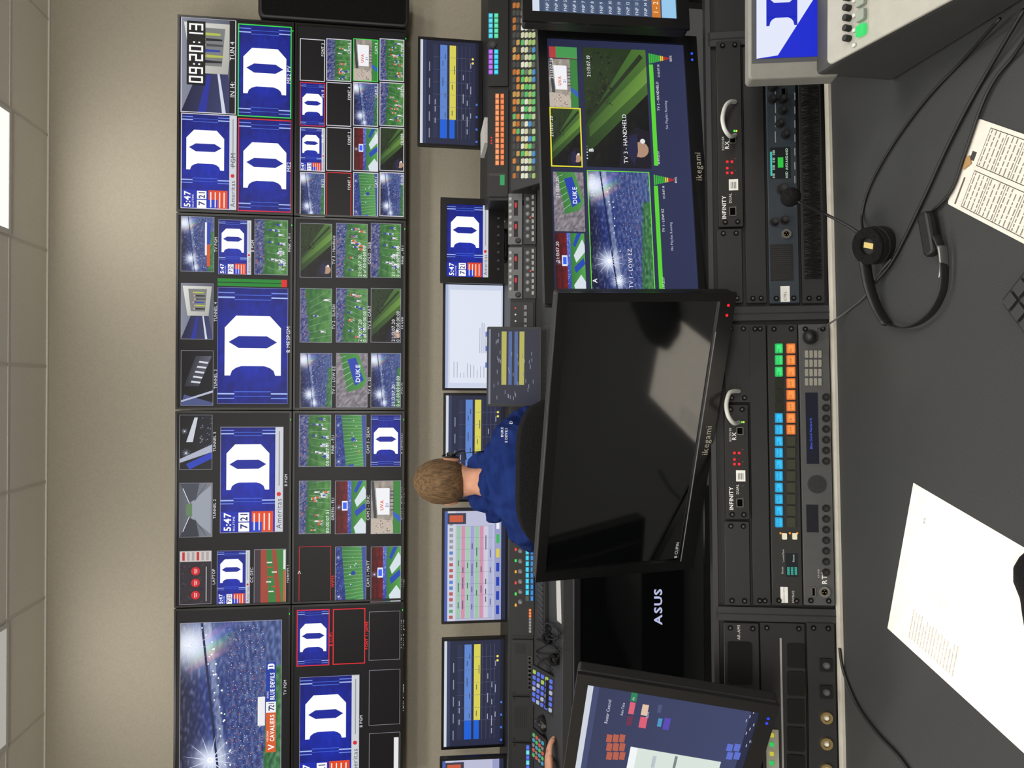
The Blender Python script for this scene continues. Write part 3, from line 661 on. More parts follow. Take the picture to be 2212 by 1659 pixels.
# ---------------------------------------------------------------- monitors
def monitor(fr, W, H, bz, painter, label, zb, name='monitor', cat='monitor', body=(22, 22, 24), leds=None, logo=None, off=False, group=None, neckback=.09, thick=.045, lip=False, bw=.2, bxy=None):
    bl, br, bt, bb = bz
    cb = fr.P(0, 0, -neckback)
    if bxy: cb = Vector((bxy[0], bxy[1], cb.z))
    e = thing(name, (cb.x, cb.y, zb), label, cat, group)
    m = MB(); m.rbox(fr, -W/2, -H/2, -thick*.5, W/2, H/2, -.001, .006, body); m.rbox(fr, -W*.42, -H*.42, -thick, W*.42, H*.42, -thick*.5, .01, body); m.build('housing', e, [MP], bevel=.003)
    m = MB(); c0, c1 = -.001, .005
    m.box(fr, -W/2, H/2-bt, c0, W/2, H/2, c1, body); m.box(fr, -W/2, -H/2, c0, W/2, -H/2+bb, c1, body)
    m.box(fr, -W/2, -H/2+bb, c0, -W/2+bl, H/2-bt, c1, body); m.box(fr, W/2-br, -H/2+bb, c0, W/2, H/2-bt, c1, body)
    m.build('bezel', e, [MPG])
    if lip:
        m = MB(); m.box(fr, -W/2+bl, -H/2+bb-.0006, .004, W/2-br*4.5, -H/2+bb+.0004, c1+.0003, (120, 120, 120)); m.build('bezel_trim', e, [MP])
    if logo:
        m = MB(); m.text(fr, logo[0], 0, -H/2+bb*.28, logo[1], c1+.0004, logo[2], 'c', bold=0); m.build('logo_lettering', e, [MP])
    cv = Cv(fr, .00025, 0)
    t = cv.tile(-W/2+bl, -H/2+bb, W/2-br, H/2-bt, 0)
    if off: t.rect(0, 0, 1, 1, (6, 7, 8))
    else: t.rect(0, 0, 1, 1, (20, 22, 30))
    if painter and not off: painter(cv, t.sub(0, 0, 1, 1, 1))
    cv.mb.build('screen', e, [M_OFF if off else MG])
    if off and painter:
        c2 = Cv(fr, .00025, .0008); painter(c2, c2.tile(-W/2+bl, -H/2+bb, W/2-br, H/2-bt, 0))
        if c2.mb.V: c2.mb.build('screen_text', e, [MG])
    if leds:
        for k, (u, c) in enumerate(leds):
            m = MB(); m.cyl(fr, W/2-u, -H/2+bb*.45, .0022, c1, c1+.001, c, 10); m.build('power_light', e, [MG])
    yf = Fr((cb.x, cb.y, 0), (fr.ex.x, fr.ex.y, 0), (-fr.ex.y, fr.ex.x, 0))
    zt = fr.P(0, 0, -thick).z
    m = MB(); m.box(yf, -.026, -.012, zb+.012, .026, .012, zt, (26, 26, 28))
    p0 = fr.P(0, 0, -thick*.6)
    m.tube([Vector((cb.x, cb.y, zt-.01)), p0], .016, (26, 26, 28), 10); m.build('stand_neck', e, [MP], bevel=.003)
    m = MB(); m.rbox(yf, -W*bw, -.045, zb+.0005, W*bw, .06, zb+.014, .03, (24, 24, 26)); m.build('stand_base', e, [MPG], bevel=.003)
    return e
FDZ = .86; TZ = .955
def P1(f): return lambda cv, t: f(t)
G1 = 'front console monitors'
TZR = 1.07
fm = [
 ([(905, 312), (903, 80), (1043, 96), (1036, 316)], .53, .312, 3.58, ui_rows, 'black monitor showing schedule table with blue and yellow rows', TZR),
 ([(947, 836), (967, 612), (1103, 622), (1082, 838)], .53, .312, 3.55, ui_doc, 'black monitor showing a white document page', TZ),
 ([(955, 1077), (952, 853), (1098, 858), (1100, 1077)], .53, .312, 3.62, ui_rows, 'black monitor with blue and yellow rows behind seated person', TZ),
 ([(958, 1345), (950, 1096), (1098, 1100), (1102, 1345)], .53, .312, 3.55, ui_sheet, 'black monitor showing pink and green spreadsheet rows', TZ),
 ([(957, 1612), (952, 1380), (1098, 1378), (1090, 1615)], .53, .312, 3.58, ui_rows, 'black monitor showing dark schedule with blue and yellow rows', TZ),
 ([(950, 1880), (948, 1633), (1094, 1637), (1097, 1882)], .53, .312, 3.55, ui_sheet, 'black monitor partly shown with pale spreadsheet', TZ)]
for cs, W, H, y0, fn, lb, zb in fm:
    fr = fit_rect(cs, W, H, y0, k=150, ky=60); monitor(fr, W, H, (.012, .012, .012, .018), P1(fn), lb, zb, group=G1)
def pm2(cv, t): duke(t, bug=True)
fr = fit_rect([(953, 610), (948, 428), (1087, 437), (1092, 608)], .40, .30, 3.55, k=150, ky=60)
e = monitor(fr, .40, .30, (.03, .03, .03, .075), pm2, 'small thick-bezel broadcast monitor showing blue letter emblem', TZ, group=G1, body=(20, 20, 22))
for i in range(7):
    m = MB(); m.cyl(fr, -.13+i*.04, -.122, .006, .005, .010, (60, 62, 66), 12); m.build('button', e, [MP])

W0, H0 = .50, .288
N1 = fit_rect([(1150, 1240), (1207, 620), (1590, 642), (1495, 1240)], W0, H0, 1.3, math.radians(17), math.radians(-5.5), k=10, kt=900)
def pN1(cv, t): t.text('B CLIPIN', .01, .975, .022, (190, 190, 190), 0)
N2 = fit_rect([(1183, 668), (1156, 60), (1503, 85), (1537, 652)], W0, H0, 1.4, math.radians(-8), math.radians(2), k=40)
def pN2(cv, t):
    t.grad(0, 0, 1, 1, (34, 38, 66), (44, 50, 84))
    def tp(x0, y0, x1, y1, fn, bc=None, bw=.02, **k):
        q = cv.tpx(x0, y0, x1, y1, 2); fn(q, **k)
        if bc: q.border(bc, bw, 8)
        return q
    tp(1186, 128, 1248, 232, board); tp(1188, 234, 1256, 362, handheld, (230, 220, 60), .04); tp(1196, 372, 1262, 500, dukefield); tp(1200, 504, 1264, 632, redstage)
    cv.tpx(1186, 102, 1246, 126, 2).rect(0, 0, 1, 1, (180, 60, 60)); cv.tpx(1200, 102, 1246, 126, 3).rect(0, 0, 1, 1, (70, 150, 80)) 
    tp(1263, 106, 1400, 362, handheld, k=3); tp(1272, 371, 1408, 628, stadium, (110, 230, 60), .012, n=500, big=True, seed=4)
    W_ = (240, 240, 245)
    for y in (545, 407, 275, 150): cv.tx('21:13:07.20', 1194 if y < 300 else 1207, y, 6.5, W_, 'c', 14)
    cv.tx('B', 1281, 330, 9, W_, lay=14, bold=1); cv.tx('A', 1289, 612, 9, W_, lay=14, bold=1); cv.tx('TV 3 - HANDHELD', 1356, 355, 8.5, W_, lay=14); cv.tx('TV 1 - LOW EZ', 1367, 624, 8.5, W_, lay=14)
    cv.tx('21:13:07.19', 1274, 145, 7, W_, 'c', 14); cv.tx('21:13:07.20', 1282, 402, 7, W_, 'c', 14)
    for y0, y1, x in ((140, 358, 1407), (402, 630, 1418)):
        cv.tpx(x, y0, x+9, y1, 3).rect(0, 0, 1, 1, (90, 210, 50))
        for i in range(11):
            c = (200, 40, 30) if i > 7 else ((220, 200, 60) if i > 5 else (60, 180, 60))
            cv.tpx(x-6+i*4, y0-24+i*.9, x-3+i*4, y0-2-i*.9, 4).rect(0, 0, 1, 1, c)
        cv.tx('100%', x+44, y0-5, 4.5, W_, lay=5); cv.tx('21:13:07.10', x+18, y0+28, 4.2, W_, lay=5)
        cv.tx('TV 1 - LOW EZ' if y0 > 300 else 'TV 3 - HANDHELD', x+18, y0+100, 5, W_, lay=5); cv.tx('No Playlist Running', x+36, y0+140, 5, (190, 194, 214), lay=5); cv.tx('10:49:25.51', x+18, y1-2, 4.2, W_, lay=5)
    for i in range(5): t.circ(.52+i*.012, .262, .005, (220, 220, 230), 3, 8)
N3 = fit_rect([(1146, 48), (1118, -520), (1440, -500), (1495, 74)], W0, H0, 1.42, math.radians(-14), 0, k=10)
def pN3(cv, t):
    t.rect(0, 0, 1, 1, (66, 82, 110)); t.rect(0, .0, 1, .05, (210, 220, 235), 1)
    for i in range(16):
        u = .004+i*.06
        for j in range(12):
            t.rect(u+.004, .08+j*.062, u+.05, .13+j*.062, (84, 100, 130) if i % 2 else (74, 90, 120), 1); t.text('FNP %d' % (j+3), u+.006, .115+j*.062, .022, (225, 232, 245), 2)
    t.rect(0, .83, 1, .89, (206, 120, 40), 2); t.text('1 - 2', .02, .875, .035, (255, 245, 225), 3); t.rect(0, .90, 1, 1, (150, 200, 235), 2); t.rect(.1, .92, .4, .98, (40, 60, 110), 3)
W4, H4 = .49, .298
N4 = fit_rect([(1186, 1881), (1247, 1450), (1683, 1520), (1551, 1949)], W4, H4, 1.15, math.radians(27), math.radians(15), k=20)
def pN4(cv, t):
    t.grad(0, 0, 1, 1, (44, 52, 86), (58, 66, 104))
    t.rect(0, 0, 1, .035, (205, 212, 222), 1); t.rect(0, .035, 1, .07, (60, 70, 110), 1); t.rect(0, .955, 1, 1, (30, 36, 64), 1)
    def b(x, y, w, h, c, st=None):
        q = cv.tpx(x-h/2, y-w/2, x+h/2, y+w/2, 3); q.rect(0, 0, 1, 1, c)
        if st: q.text(st, .12, .62, .3, (230, 230, 240), 1)
    cv.tx('Router Control', 1312, 1562, 5, (220, 224, 240), lay=4); cv.tx('Auto Take', 1345, 1545, 4, (220, 224, 240), lay=4); cv.tx('Salvo', 1400, 1550, 4, (220, 224, 240), lay=4)
    b(1365, 1529, 26, 12, (216, 96, 116)); b(1370, 1503, 24, 14, (30, 130, 84), 'ON'); b(1389, 1560, 24, 16, (216, 90, 116)); b(1393, 1533, 24, 14, (222, 192, 166)); b(1360, 1556, 22, 12, (104, 44, 74))
    for i in range(3):
        for j in range(3): b(1316+j*14, 1632-i*19, 17, 12, (180, 92, 70))
    b(1425, 1560, 18, 9, (70, 146, 200)); b(1440, 1563, 26, 14, (84, 68, 178)); b(1425, 1530, 18, 9, (70, 80, 120)); b(1412, 1645, 26, 8, (120, 130, 170))
    q = cv.tpx(1342, 1625, 1538, 1800, 3); q.rect(0, 0, 1, 1, (214, 226, 218)); q.rect(0, .0, 1, .08, (240, 244, 246), 1); q.rect(.7, .5, .98, .53, (120, 130, 130), 1)
    for i in range(2):
        for j in range(2): b(1576+j*16, 1632-i*18, 16, 13, (90, 110, 205))
    for i in range(10): b(1612+(i % 3)*8, 1610-i*9, 6, 2, (180, 186, 210))
NA = fit_rect([(1240, 1573), (1232, 1045), (1540, 1060), (1548, 1565)], .54, .318, 1.68, 0, 0, k=100)
def pA(cv, t): t.text('ASUS', .5, .655, .062, (186, 190, 228), 1, 'c', bold=1, sx=1.25)
DZ = .75
monitor(N1, W0, H0, (.018, .014, .016, .026), pN1, 'large black broadcast monitor, switched off, glossy screen', DZ, off=True, leds=[(.02, (255, 30, 40)), (.036, (255, 30, 40))], logo=('ikegami', .011, (170, 165, 150)), body=(15, 15, 16), neckback=.25, lip=True)
monitor(N2, W0, H0, (.018, .016, .016, .024), pN2, 'black broadcast monitor showing replay feeds with green bars', DZ, leds=[(.035, (40, 90, 255)), (.047, (40, 90, 255))], logo=('ikegami', .011, (170, 165, 150)), body=(17, 17, 19), neckback=.17)
monitor(N3, W0, H0, (.018, .016, .016, .022), pN3, 'black monitor with blue shot list and orange strip', DZ, body=(17, 17, 19), neckback=.25)
monitor(NA, .54, .318, (.012, .012, .014, .02), pA, 'black monitor with dark boot screen and white brand lettering', DZ, off=True, body=(14, 14, 15), neckback=.08)
monitor(N4, W4, H4, (.02, .02, .018, .024), pN4, 'tilted black monitor showing router control buttons on navy', DZ, leds=[(.028, (50, 70, 255)), (.038, (50, 70, 255))], body=(24, 24, 26), bw=.15, bxy=(-.92, 1.50))

# ---------------------------------------------------------------- near desk + console
cyaw = math.radians(-2.9)
b0_ = at_z(1803, 1000, DZ)
exc = Vector((math.cos(cyaw), -math.sin(cyaw), 0)); nb = Vector((-exc.y, exc.x, 0))
RF = mon_frame(b0_, cyaw, math.radians(15))
CFm = Fr(b0_, exc, nb)
e = thing('console_desk', b0_-Vector((0, 0, .75)), 'charcoal speckled laminate control desk with pale rear edge strip', 'desk')
m = MB(); m.rbox(CFm, -1.35, -.85, -.04, 1.15, .78, 0, .02, (70, 70, 72)); m.build('desktop', e, [M_DESK], bevel=.003)
m = MB(); m.box(CFm, -1.35, -.014, .0, 1.15, -.002, .005, (196, 192, 182)); m.build('edge_strip', e, [MP])
for a in (-1.28, 0.0, 1.08):
    m = MB(); m.box(CFm, a, -.3, -DZ, a+.04, .70, -.04, (40, 40, 42)); m.build('leg', e, [MP])
e = thing('equipment_turret', b0_, 'black sloped rack housing along the rear of the desk', 'rack')
hb = .195
SF = Fr(b0_, nb, (0, 0, 1))
m = MB(); s15, c15 = math.sin(math.radians(15)), math.cos(math.radians(15))
prof = [(.004, .0006), (hb*s15+.004, hb*c15), (hb*s15+.018, hb*c15-.001), (.215, .115), (.215, .0006)]
m.prism(SF, prof, -1.33, 1.13, (20, 20, 22)); m.build('body', e, [MP], bevel=.002)
def pa(px, py): return RF.loc(px, py)[0]
posts = [(pa(1680, 692), pa(1680, 662)), (pa(1680, 1342), pa(1680, 1312)), (pa(1650, 96), pa(1650, 66))]
for q0, q1 in posts:
    m = MB(); m.box(RF, q0, .002, .0, q1, hb-.002, .004, (40, 40, 43)); m.box(RF, (q0+q1)/2-.001, .002, .004, (q0+q1)/2+.001, hb-.002, .0045, (12, 12, 12)); m.build('post', e, [MP])
m = MB(); m.box(RF, -1.33, hb-.006, 0, 1.13, hb+.002, .004, (44, 44, 47)); m.build('top_rail', e, [MP])

class Dev:
    def __init__(s, fr, x0, y0, x1, y1, name, label, cat, col, th=.008, mat=None, group=None, screws=True, c0=.0005, back=0.0):
        s.fr = fr; s.th = th; r = fr.rect(x0, y0, x1, y1, th); s.r = r
        base = fr.P((r[0]+r[2])/2, r[1], 0)
        s.e = thing(name, base, label, cat, group)
        m = MB(); m.rbox(fr, r[0], r[1], c0-back, r[2], r[3], th, .002, col, seg=2); m.build('faceplate', s.e, [mat or MP], bevel=.0008, seg=1)
        s.pc = Cv(fr, .00012, th+.0002); s.gc = None; s.gcs = []; s.kc = Cv(fr, .00012, th+.0042)
        if screws:
            for a in (r[0]+.008, r[2]-.008):
                for b in (r[1]+.01, r[3]-.01):
                    m = MB(); m.cyl(fr, a, b, .0042, th, th+.0022, (30, 30, 32), 12); m.cyl(fr, a, b, .002, th+.0022, th+.0026, (120, 120, 124), 8); m.build('screw', s.e, [MPM])
    def key(s, x, y, w, h, col, lit=False, name='button', d=.0035, r=.0012):
        rc = s.fr.rect(x-h/2, y-w/2, x+h/2, y+w/2, s.th)
        m = MB(); m.rbox(s.fr, rc[0], rc[1], s.th, rc[2], rc[3], s.th+d, min(r, (rc[3]-rc[1])*.3), col, seg=2)
        if lit:
            i_ = min(rc[2]-rc[0], rc[3]-rc[1])*.16; cc = tuple(min(255, v*1.18+12) for v in col)
            m.rbox(s.fr, rc[0]+i_, rc[1]+i_, s.th+d, rc[2]-i_, rc[3]-i_, s.th+d+.0003, i_*.5, cc, seg=2)
        return m.build(name, s.e, [MG if lit else MPG])
    def knob(s, x, y, rp, col=(16, 16, 17), d=.012, name='knob', mat=None, cap=None):
        a, b = s.fr.loc(x, y, s.th); r = rp*s.fr.mpp(x, y)
        m = MB(); m.cyl(s.fr, a, b, r, s.th, s.th+d, col, 22, r*.86); m.cyl(s.fr, a, b, r*1.25, s.th, s.th+.0015, col, 22)
        m.cyl(s.fr, a, b, r*.5, s.th+d, s.th+d+.0006, cap or tuple(min(255, c+22) for c in col), 16)
        m.build(name, s.e, [mat or MP])
    def jack(s, x, y, rp, name='connector', col=(150, 150, 152)):
        a, b = s.fr.loc(x, y, s.th); r = rp*s.fr.mpp(x, y)
        m = MB(); m.ring(s.fr, a, b, r*.55, r, s.th, s.th+.004, col); m.cyl(s.fr, a, b, r*.55, s.th, s.th+.0006, (5, 5, 6), 18)
        for k in range(3): m.cyl(s.fr, a+r*.28*math.cos(k*2.1), b+r*.28*math.sin(k*2.1), r*.1, s.th+.0006, s.th+.002, (200, 180, 110), 8)
        m.build(name, s.e, [MPM])
    def port(s, x, y, w, h, name='network_port'):
        rc = s.fr.rect(x-h/2, y-w/2, x+h/2, y+w/2, s.th)
        m = MB(); b_ = .0012; c = (150, 150, 150); z0, z1 = s.th, s.th+.002
        m.box(s.fr, rc[0], rc[1], z0, rc[2], rc[1]+b_, z1, c); m.box(s.fr, rc[0], rc[3]-b_, z0, rc[2], rc[3], z1, c); m.box(s.fr, rc[0], rc[1], z0, rc[0]+b_, rc[3], z1, c); m.box(s.fr, rc[2]-b_, rc[1], z0, rc[2], rc[3], z1, c)
        m.box(s.fr, rc[0]+b_, rc[1]+b_, z0, rc[2]-b_, rc[3]-b_, z0+.0004, (6, 6, 6)); m.build(name, s.e, [MPM])
    def tx(s, st, x, y, h, col=(210, 210, 210), al='l', bold=0, sx=1.0): s.pc.tx(st, x, y, h, col, al, 2, bold, sx)
    def pr(s, x0, y0, x1, y1, col, l=0): s.pc.tpx(x0, y0, x1, y1, l).rect(0, 0, 1, 1, col)
    def gl(s, x0, y0, x1, y1, col, l=0, off=.0003):
        if abs(x1-x0) < 9 and abs(y1-y0) < 12 and l != 1:
            r = s.fr.rect(x0, y0, x1, y1, s.th); m = MB(); m.box(s.fr, r[0], r[1], s.th, r[2], r[3], s.th+.0008+(.005 if l == 90 else 0), col); m.build('indicator_light', s.e, [MG]); return
        if l == 0 or s.gc is None:
            s.gc = Cv(s.fr, .00012, s.th+.0003); s.gcs.append(s.gc)
        s.gc.tpx(x0, y0, x1, y1, l).rect(0, 0, 1, 1, col)
    def done(s):
        if s.pc.mb.V: s.pc.mb.build('printed_marking', s.e, [MP])
        if s.kc.mb.V: s.kc.mb.build('key_lettering', s.e, [MP])
        for g in s.gcs: g.mb.build('display', s.e, [MG])
        return s.e

def receiver(y_r, y_l, x0, x1, full_y0, full_y1, lb):
    d = Dev(RF, x0, full_y0, x1, full_y1, 'wireless_receiver', lb, 'rack unit', (17, 17, 18), .010, group='wireless intercom receivers')
    def Y(v): return y_l-v
    xm = (x0+x1)/2
    d.tx('INFINITY', xm-8, Y(14), 8, (225, 225, 225), bold=1, sx=1.0); d.tx('DUAL', xm+4, Y(48), 5.5, (225, 225, 225))
    d.tx('RECEIVER', xm-12, Y(162), 4.5, (200, 200, 200)); d.tx('RX', xm-2, Y(165), 8, (225, 225, 225), bold=1)
    d.port(xm+6, Y(30), 19, 15); d.port(xm+6, Y(185), 17, 15)
    d.pr(xm-2, Y(100), xm+18, Y(76), (226, 226, 222))
    for k in range(4): d.pr(xm+2+k*3.4, Y(94), xm+3.4+k*3.4, Y(80), (80, 80, 84), 1)
    d.pr(xm-12, Y(150), xm+12, Y(104), (30, 12, 14))
    for q, c in ((112, (255, 40, 50)), (122, (255, 40, 50)), (136, (255, 40, 50))):
        for r in (-2, 8): d.gl(xm-6+r, Y(q+4), xm-1+r, Y(q-1), c if (r < 0 or q != 122) else (90, 10, 14))
    for k in range(5): d.tx('I', xm+14, Y(40+k*26), 3, (150, 150, 150))
    d.gl(xm+8, Y(206), xm+12, Y(202), (90, 255, 90)); d.gl(xm+13, Y(206), xm+16, Y(202), (240, 230, 60))
    d.done(); return d
receiver(250, 487, 1550, 1603, 88, 490, 'black rack wireless receiver with red channel digits, plugged cable')
receiver(878, 1116, 1566, 1618, 874, 1122, 'short black rack wireless receiver with red digits above key panel')
def loop(x, y, y_end, lb):
    pts = []
    for (px, py, c) in ((x+18, y, .012), (x+6, y+2, .045), (x-6, y-14, .055), (x-10, y-38, .050), (x-4, y-62, .040), (x+6, y_end, .030), (x+18, y_end, .012)):
        a, b = RF.loc(px, py, c); pts.append(RF.P(a, b, c))
    m = MB(); m.tube(pts, .0034, (196, 198, 194), 10, sm=6); ob = m.build('network_cable', None, [MP]); tag(ob, lb, 'cable', 'white network cables')
loop(1571, 292, 220, 'looped pale network cable plugged into black receiver')
loop(1579, 912, 845, 'looped pale network cable plugged into short receiver')
for (x0, y0, x1, y1, lb) in ((1608, 100, 1652, 655, 'black blank rack panel between receiver and intercom unit'), (1566, 700, 1620, 870, 'black blank rack panel beside receiver'), (1622, 700, 1660, 1308, 'black blank rack panel above intercom key panel'), (1566, 1126, 1620, 1308, 'black blank rack panel with corner screws')):
    Dev(RF, x0, y0, x1, y1, 'blank_rack_panel', lb, 'rack panel', (26, 26, 28), .006, group='blank rack panels').done()
Dev(RF, 1550, 494, 1604, 655, 'blank_rack_panel', 'black blank rack panel beside wireless receiver', 'rack panel', (24, 24, 26), .006, group='blank rack panels').done()
d = Dev(RF, 1658, 100, 1722, 655, 'intercom_station', 'blue-grey rack intercom station with knobs and small green display', 'intercom', (38, 47, 56), .009)
for (x, y) in ((1668, 216), (1690, 216), (1690, 240), (1668, 190), (1684, 268), (1696, 292), (1672, 480), (1694, 476)): d.knob(x, y, 7.5)
d.gl(1664, 318, 1708, 386, (8, 16, 12))
for k, yy in enumerate((334, 350, 366, 384)):
    d.gc.tx('010', 1674, yy+1, 5, (210, 240, 220), lay=2); d.gc.tx('A0D', 1702, yy+1, 5, (210, 240, 220), lay=2)
d.gl(1680, 340, 1692, 362, (40, 190, 60), 1); d.gl(1664, 328, 1668, 380, (60, 190, 180), 1)
rc = RF.rect(1664, 528, 1712, 606, .009); m = MB(); m.box(RF, rc[0], rc[1], .009, rc[2], rc[3], .0105, (14, 14, 15))
for i in range(16): m.box(RF, rc[0]+.003+i*(rc[2]-rc[0]-.006)/16, rc[1]+.003, .0105, rc[0]+.004+i*(rc[2]-rc[0]-.006)/16, rc[3]-.003, .0112, (34, 36, 38))
m.build('speaker_grille', d.e, [MP]); d.jack(1698, 506, 10); d.pr(1686, 618, 1706, 652, (225, 225, 222)); d.tx('CTRL', 1699, 650, 5.5, (60, 60, 60)); d.knob(1690, 410, 10, (20, 20, 21), .016)
for y in (200, 230, 260, 290, 320, 350, 380, 430): d.pr(1716, y, 1718, y+16, (150, 160, 170))
for y in (205, 232, 262, 296): d.pr(1674, y-12, 1676, y+12, (130, 140, 150))
d.port(1692, 198, 16, 12); d.done()
d = Dev(RF, 1728, 100, 1776, 655, 'brush_rack_panel', 'black rack brush strip panel with bristles', 'rack panel', (30, 30, 32), .006)
rc = RF.rect(1734, 186, 1770, 602, .006); m = MB(); q = random.Random(4)
m.box(RF, rc[0], rc[1], .006, rc[2], rc[3], .008, (10, 10, 10)); m.build('slot', d.e, [MPR])
m = MB()
for i in range(1400):
    a = rc[0]+(rc[2]-rc[0])*q.random(); b = rc[1] if i % 2 else rc[3]; l = (rc[3]-rc[1])*.48*q.uniform(.75, 1.2)*(1 if i % 2 else -1)
    m.add([RF.P(a, b, .0082), RF.P(a+.0006, b, .0082), RF.P(a+q.uniform(-.006, .006), b+l, .0086+.005*q.random())], [(0, 1, 2)], q.choice([(8, 8, 8), (22, 22, 23), (36, 36, 38), (58, 58, 60)]))
ob = m.build('bristles', d.e, [MPR]); ob['kind'] = 'stuff'; d.done()
d = Dev(RF, 1663, 700, 1728, 1308, 'intercom_key_panel', 'black intercom key panel with green, orange and blue lit keys', 'intercom', (28, 29, 30), .009)
for i in range(16):
    y = 753+i*25
    c = (40, 190, 92) if i < 3 else ((30, 36, 24) if i < 6 else (30, 156, 206))
    d.key(1682, y, 21, 16, c, i < 3 or i >= 6); c2 = (232, 120, 52) if i < 8 else (54, 58, 46)
    d.key(1708, y, 21, 18, c2, i < 8)
    if i < 3 or i >= 6: d.kc.tx('TECH' if i % 2 else 'PA', 1684, y+8, 4, (10, 40, 60), lay=1)
    if i < 8: d.kc.tx('CAM' if i % 2 else 'TD', 1710, y+8, 4, (90, 30, 10), lay=1)
for (x, y) in ((1694, 1158), (1716, 1158)): d.key(x, y, 14, 10, (226, 222, 200), False)
for (x, y, c) in ((1686, 1152, (255, 150, 40)), (1706, 1152, (255, 150, 40)), (1722, 1152, (255, 150, 40))): d.gl(x-2, y-2, x+2, y+2, c)
d.gl(1697, 1195, 1724, 1246, (6, 20, 22))
for k in range(3): d.gc.tx('0000', 1706+k*8, 1242, 5.5, (80, 240, 215), lay=2)
d.gc.tx('Status', 1716, 1214, 4, (220, 220, 220), lay=2)
d.pr(1686, 1268, 1702, 1302, (228, 228, 224)); d.tx('BLUE DEVIL NETWORK', 1695, 1301, 2.4, (30, 40, 120)); d.tx('NV9642', 1716, 1302, 5, (200, 200, 200)); d.tx('Status', 1692, 1240, 4, (200, 200, 200)); d.tx('Levels/Dest', 1694, 1214, 3.6, (200, 200, 200))
d.done()
d = Dev(RF, 1731, 700, 1797, 1308, 'intercom_speaker_panel', 'curved grey intercom panel with numeric keypad, speaker and display', 'intercom', (70, 71, 72), .010)
for i in range(4):
    for j in range(4): d.key(1742+i*9.5, 825-j*20, 16, 7, (140, 138, 130), False, 'keypad_button', .002)
d.gl(1741, 848, 1768, 1002, (8, 12, 30)); d.gc.tx('Blue Devil Network', 1755, 970, 5.2, (80, 110, 255), lay=2); d.gl(1742, 1090, 1768, 1150, (10, 12, 18))
for i in range(7): d.knob(1784, 858+i*23, 6.5, (12, 12, 13), .004, 'button')
for i in range(7): d.knob(1784, 1098+i*23, 6.5, (12, 12, 13), .004, 'button')
a, b = RF.loc(1765, 1046, .010); r = 20*RF.mpp(1765, 1046); m = MB(); m.cyl(RF, a, b, r, .010, .0108, (40, 40, 42), 30)
for ri in range(1, 5):
    for k in range(ri*6): m.cyl(RF, a+r*ri/5*math.cos(k*math.pi/(3*ri)), b+r*ri/5*math.sin(k*math.pi/(3*ri)), r*.06, .0108, .0111, (4, 4, 4), 8)
m.build('speaker_grille', d.e, [MP]); d.jack(1780, 1278, 12, 'headset_socket'); d.port(1757, 1278, 20, 9, 'usb_port'); d.tx('RTS', 1786, 1262, 10, (220, 220, 220), bold=1); d.tx('KP-5032', 1770, 1248, 3.5, (200, 200, 200)); d.knob(1750, 728, 13, (18, 18, 19), .016, 'microphone_socket', cap=(34, 34, 36))
d.done()
d = Dev(RF, 1566, 1346, 1642, 1700, 'audio_monitor_unit', 'black rack audio monitor unit with square recessed panel', 'rack unit', (28, 28, 30), .007)
rc = RF.rect(1572, 1386, 1624, 1476, .007); m = MB(); m.rbox(RF, rc[0], rc[1], .007, rc[2], rc[3], .0095, .004, (20, 20, 21)); m.build('cover', d.e, [MPR]); d.tx('AR-AM1', 1599, 1382, 6, (220, 220, 220))
d.done()
d = Dev(RF, 1645, 1346, 1742, 1700, 'switch_rack_panel', 'black rack panel with silver bar and square recesses', 'rack unit', (24, 24, 26), .007)
rc = RF.rect(1687, 1378, 1691, 1700, .007); m = MB(); m.box(RF, rc[0], rc[1], .007, rc[2], rc[3], .0085, (150, 150, 148)); m.build('silver_bar', d.e, [MP])
for i in range(5):
    rc = RF.rect(1700, 1390+i*60, 1738, 1442+i*60, .007); m = MB(); m.rbox(RF, rc[0], rc[1], .007, rc[2], rc[3], .009, .003, (12, 12, 13)); m.build('cover', d.e, [MPG])
rc = RF.rect(1655, 1575, 1682, 1700, .007); m = MB(); m.box(RF, rc[0], rc[1], .007, rc[2], rc[3], .010, (170, 170, 156)); m.build('terminal_block', d.e, [MP])
for i in range(5): d.gl(1662, 1582+i*20, 1670, 1590+i*20, (40, 200, 90) if i % 2 else (200, 190, 60), 90)
d.done()
d = Dev(RF, 1746, 1346, 1806, 1700, 'connector_rack_panel', 'black rack panel with square and round metal connectors', 'rack unit', (30, 30, 32), .007)
for y in (1436, 1494):
    rc = RF.rect(1770, y-14, 1798, y+14, .007); m = MB(); m.rbox(RF, rc[0], rc[1], .007, rc[2], rc[3], .010, .002, (60, 62, 66)); m.build('connector_plate', d.e, [MPM]); d.knob(1784, y, 8, (70, 72, 78), .006, 'connector')
for y in (1550, 1606, 1662): d.jack(1785, y, 13, col=(200, 176, 120)); d.knob(1785, y, 5, (220, 214, 200), .005, 'connector_pin')
d.done()

# ---------------------------------------------------------------- right grey controller
e = thing('replay_controller', (.66, .88, .75), 'grey broadcast control panel with tilted screen, knobs, lit green key', 'control panel')
x0, x1, yb, yf_ = .440, .88, 1.03, .72
SFX = Fr((0, 0, 0), (0, 1, 0), (0, 0, 1))
m = MB(); m.prism(SFX, [(yf_+.02, .7506), (yf_, .775), (yf_, .815), (.97, .866), (yb, .872), (yb, .7506)], x0, x1, (58, 58, 58)); m.build('body', e, [MP], bevel=.006)
TF = Fr((x0, yf_, .8165), (1, 0, 0), Vector((0, .97-yf_, .051)))
L_ = math.hypot(.97-yf_, .051)
m = MB(); m.rbox(TF, -.002, -.003, 0, x1-x0, L_+.02, .005, .010, (158, 157, 149)); m.build('top_plate', e, [MP], bevel=.002)
SFr = fit_rect([(1618, 166), (1612, -115), (1810, -105), (1822, 166)], .185, .125, 1.03, 0, math.radians(15), k=300, ky=300)
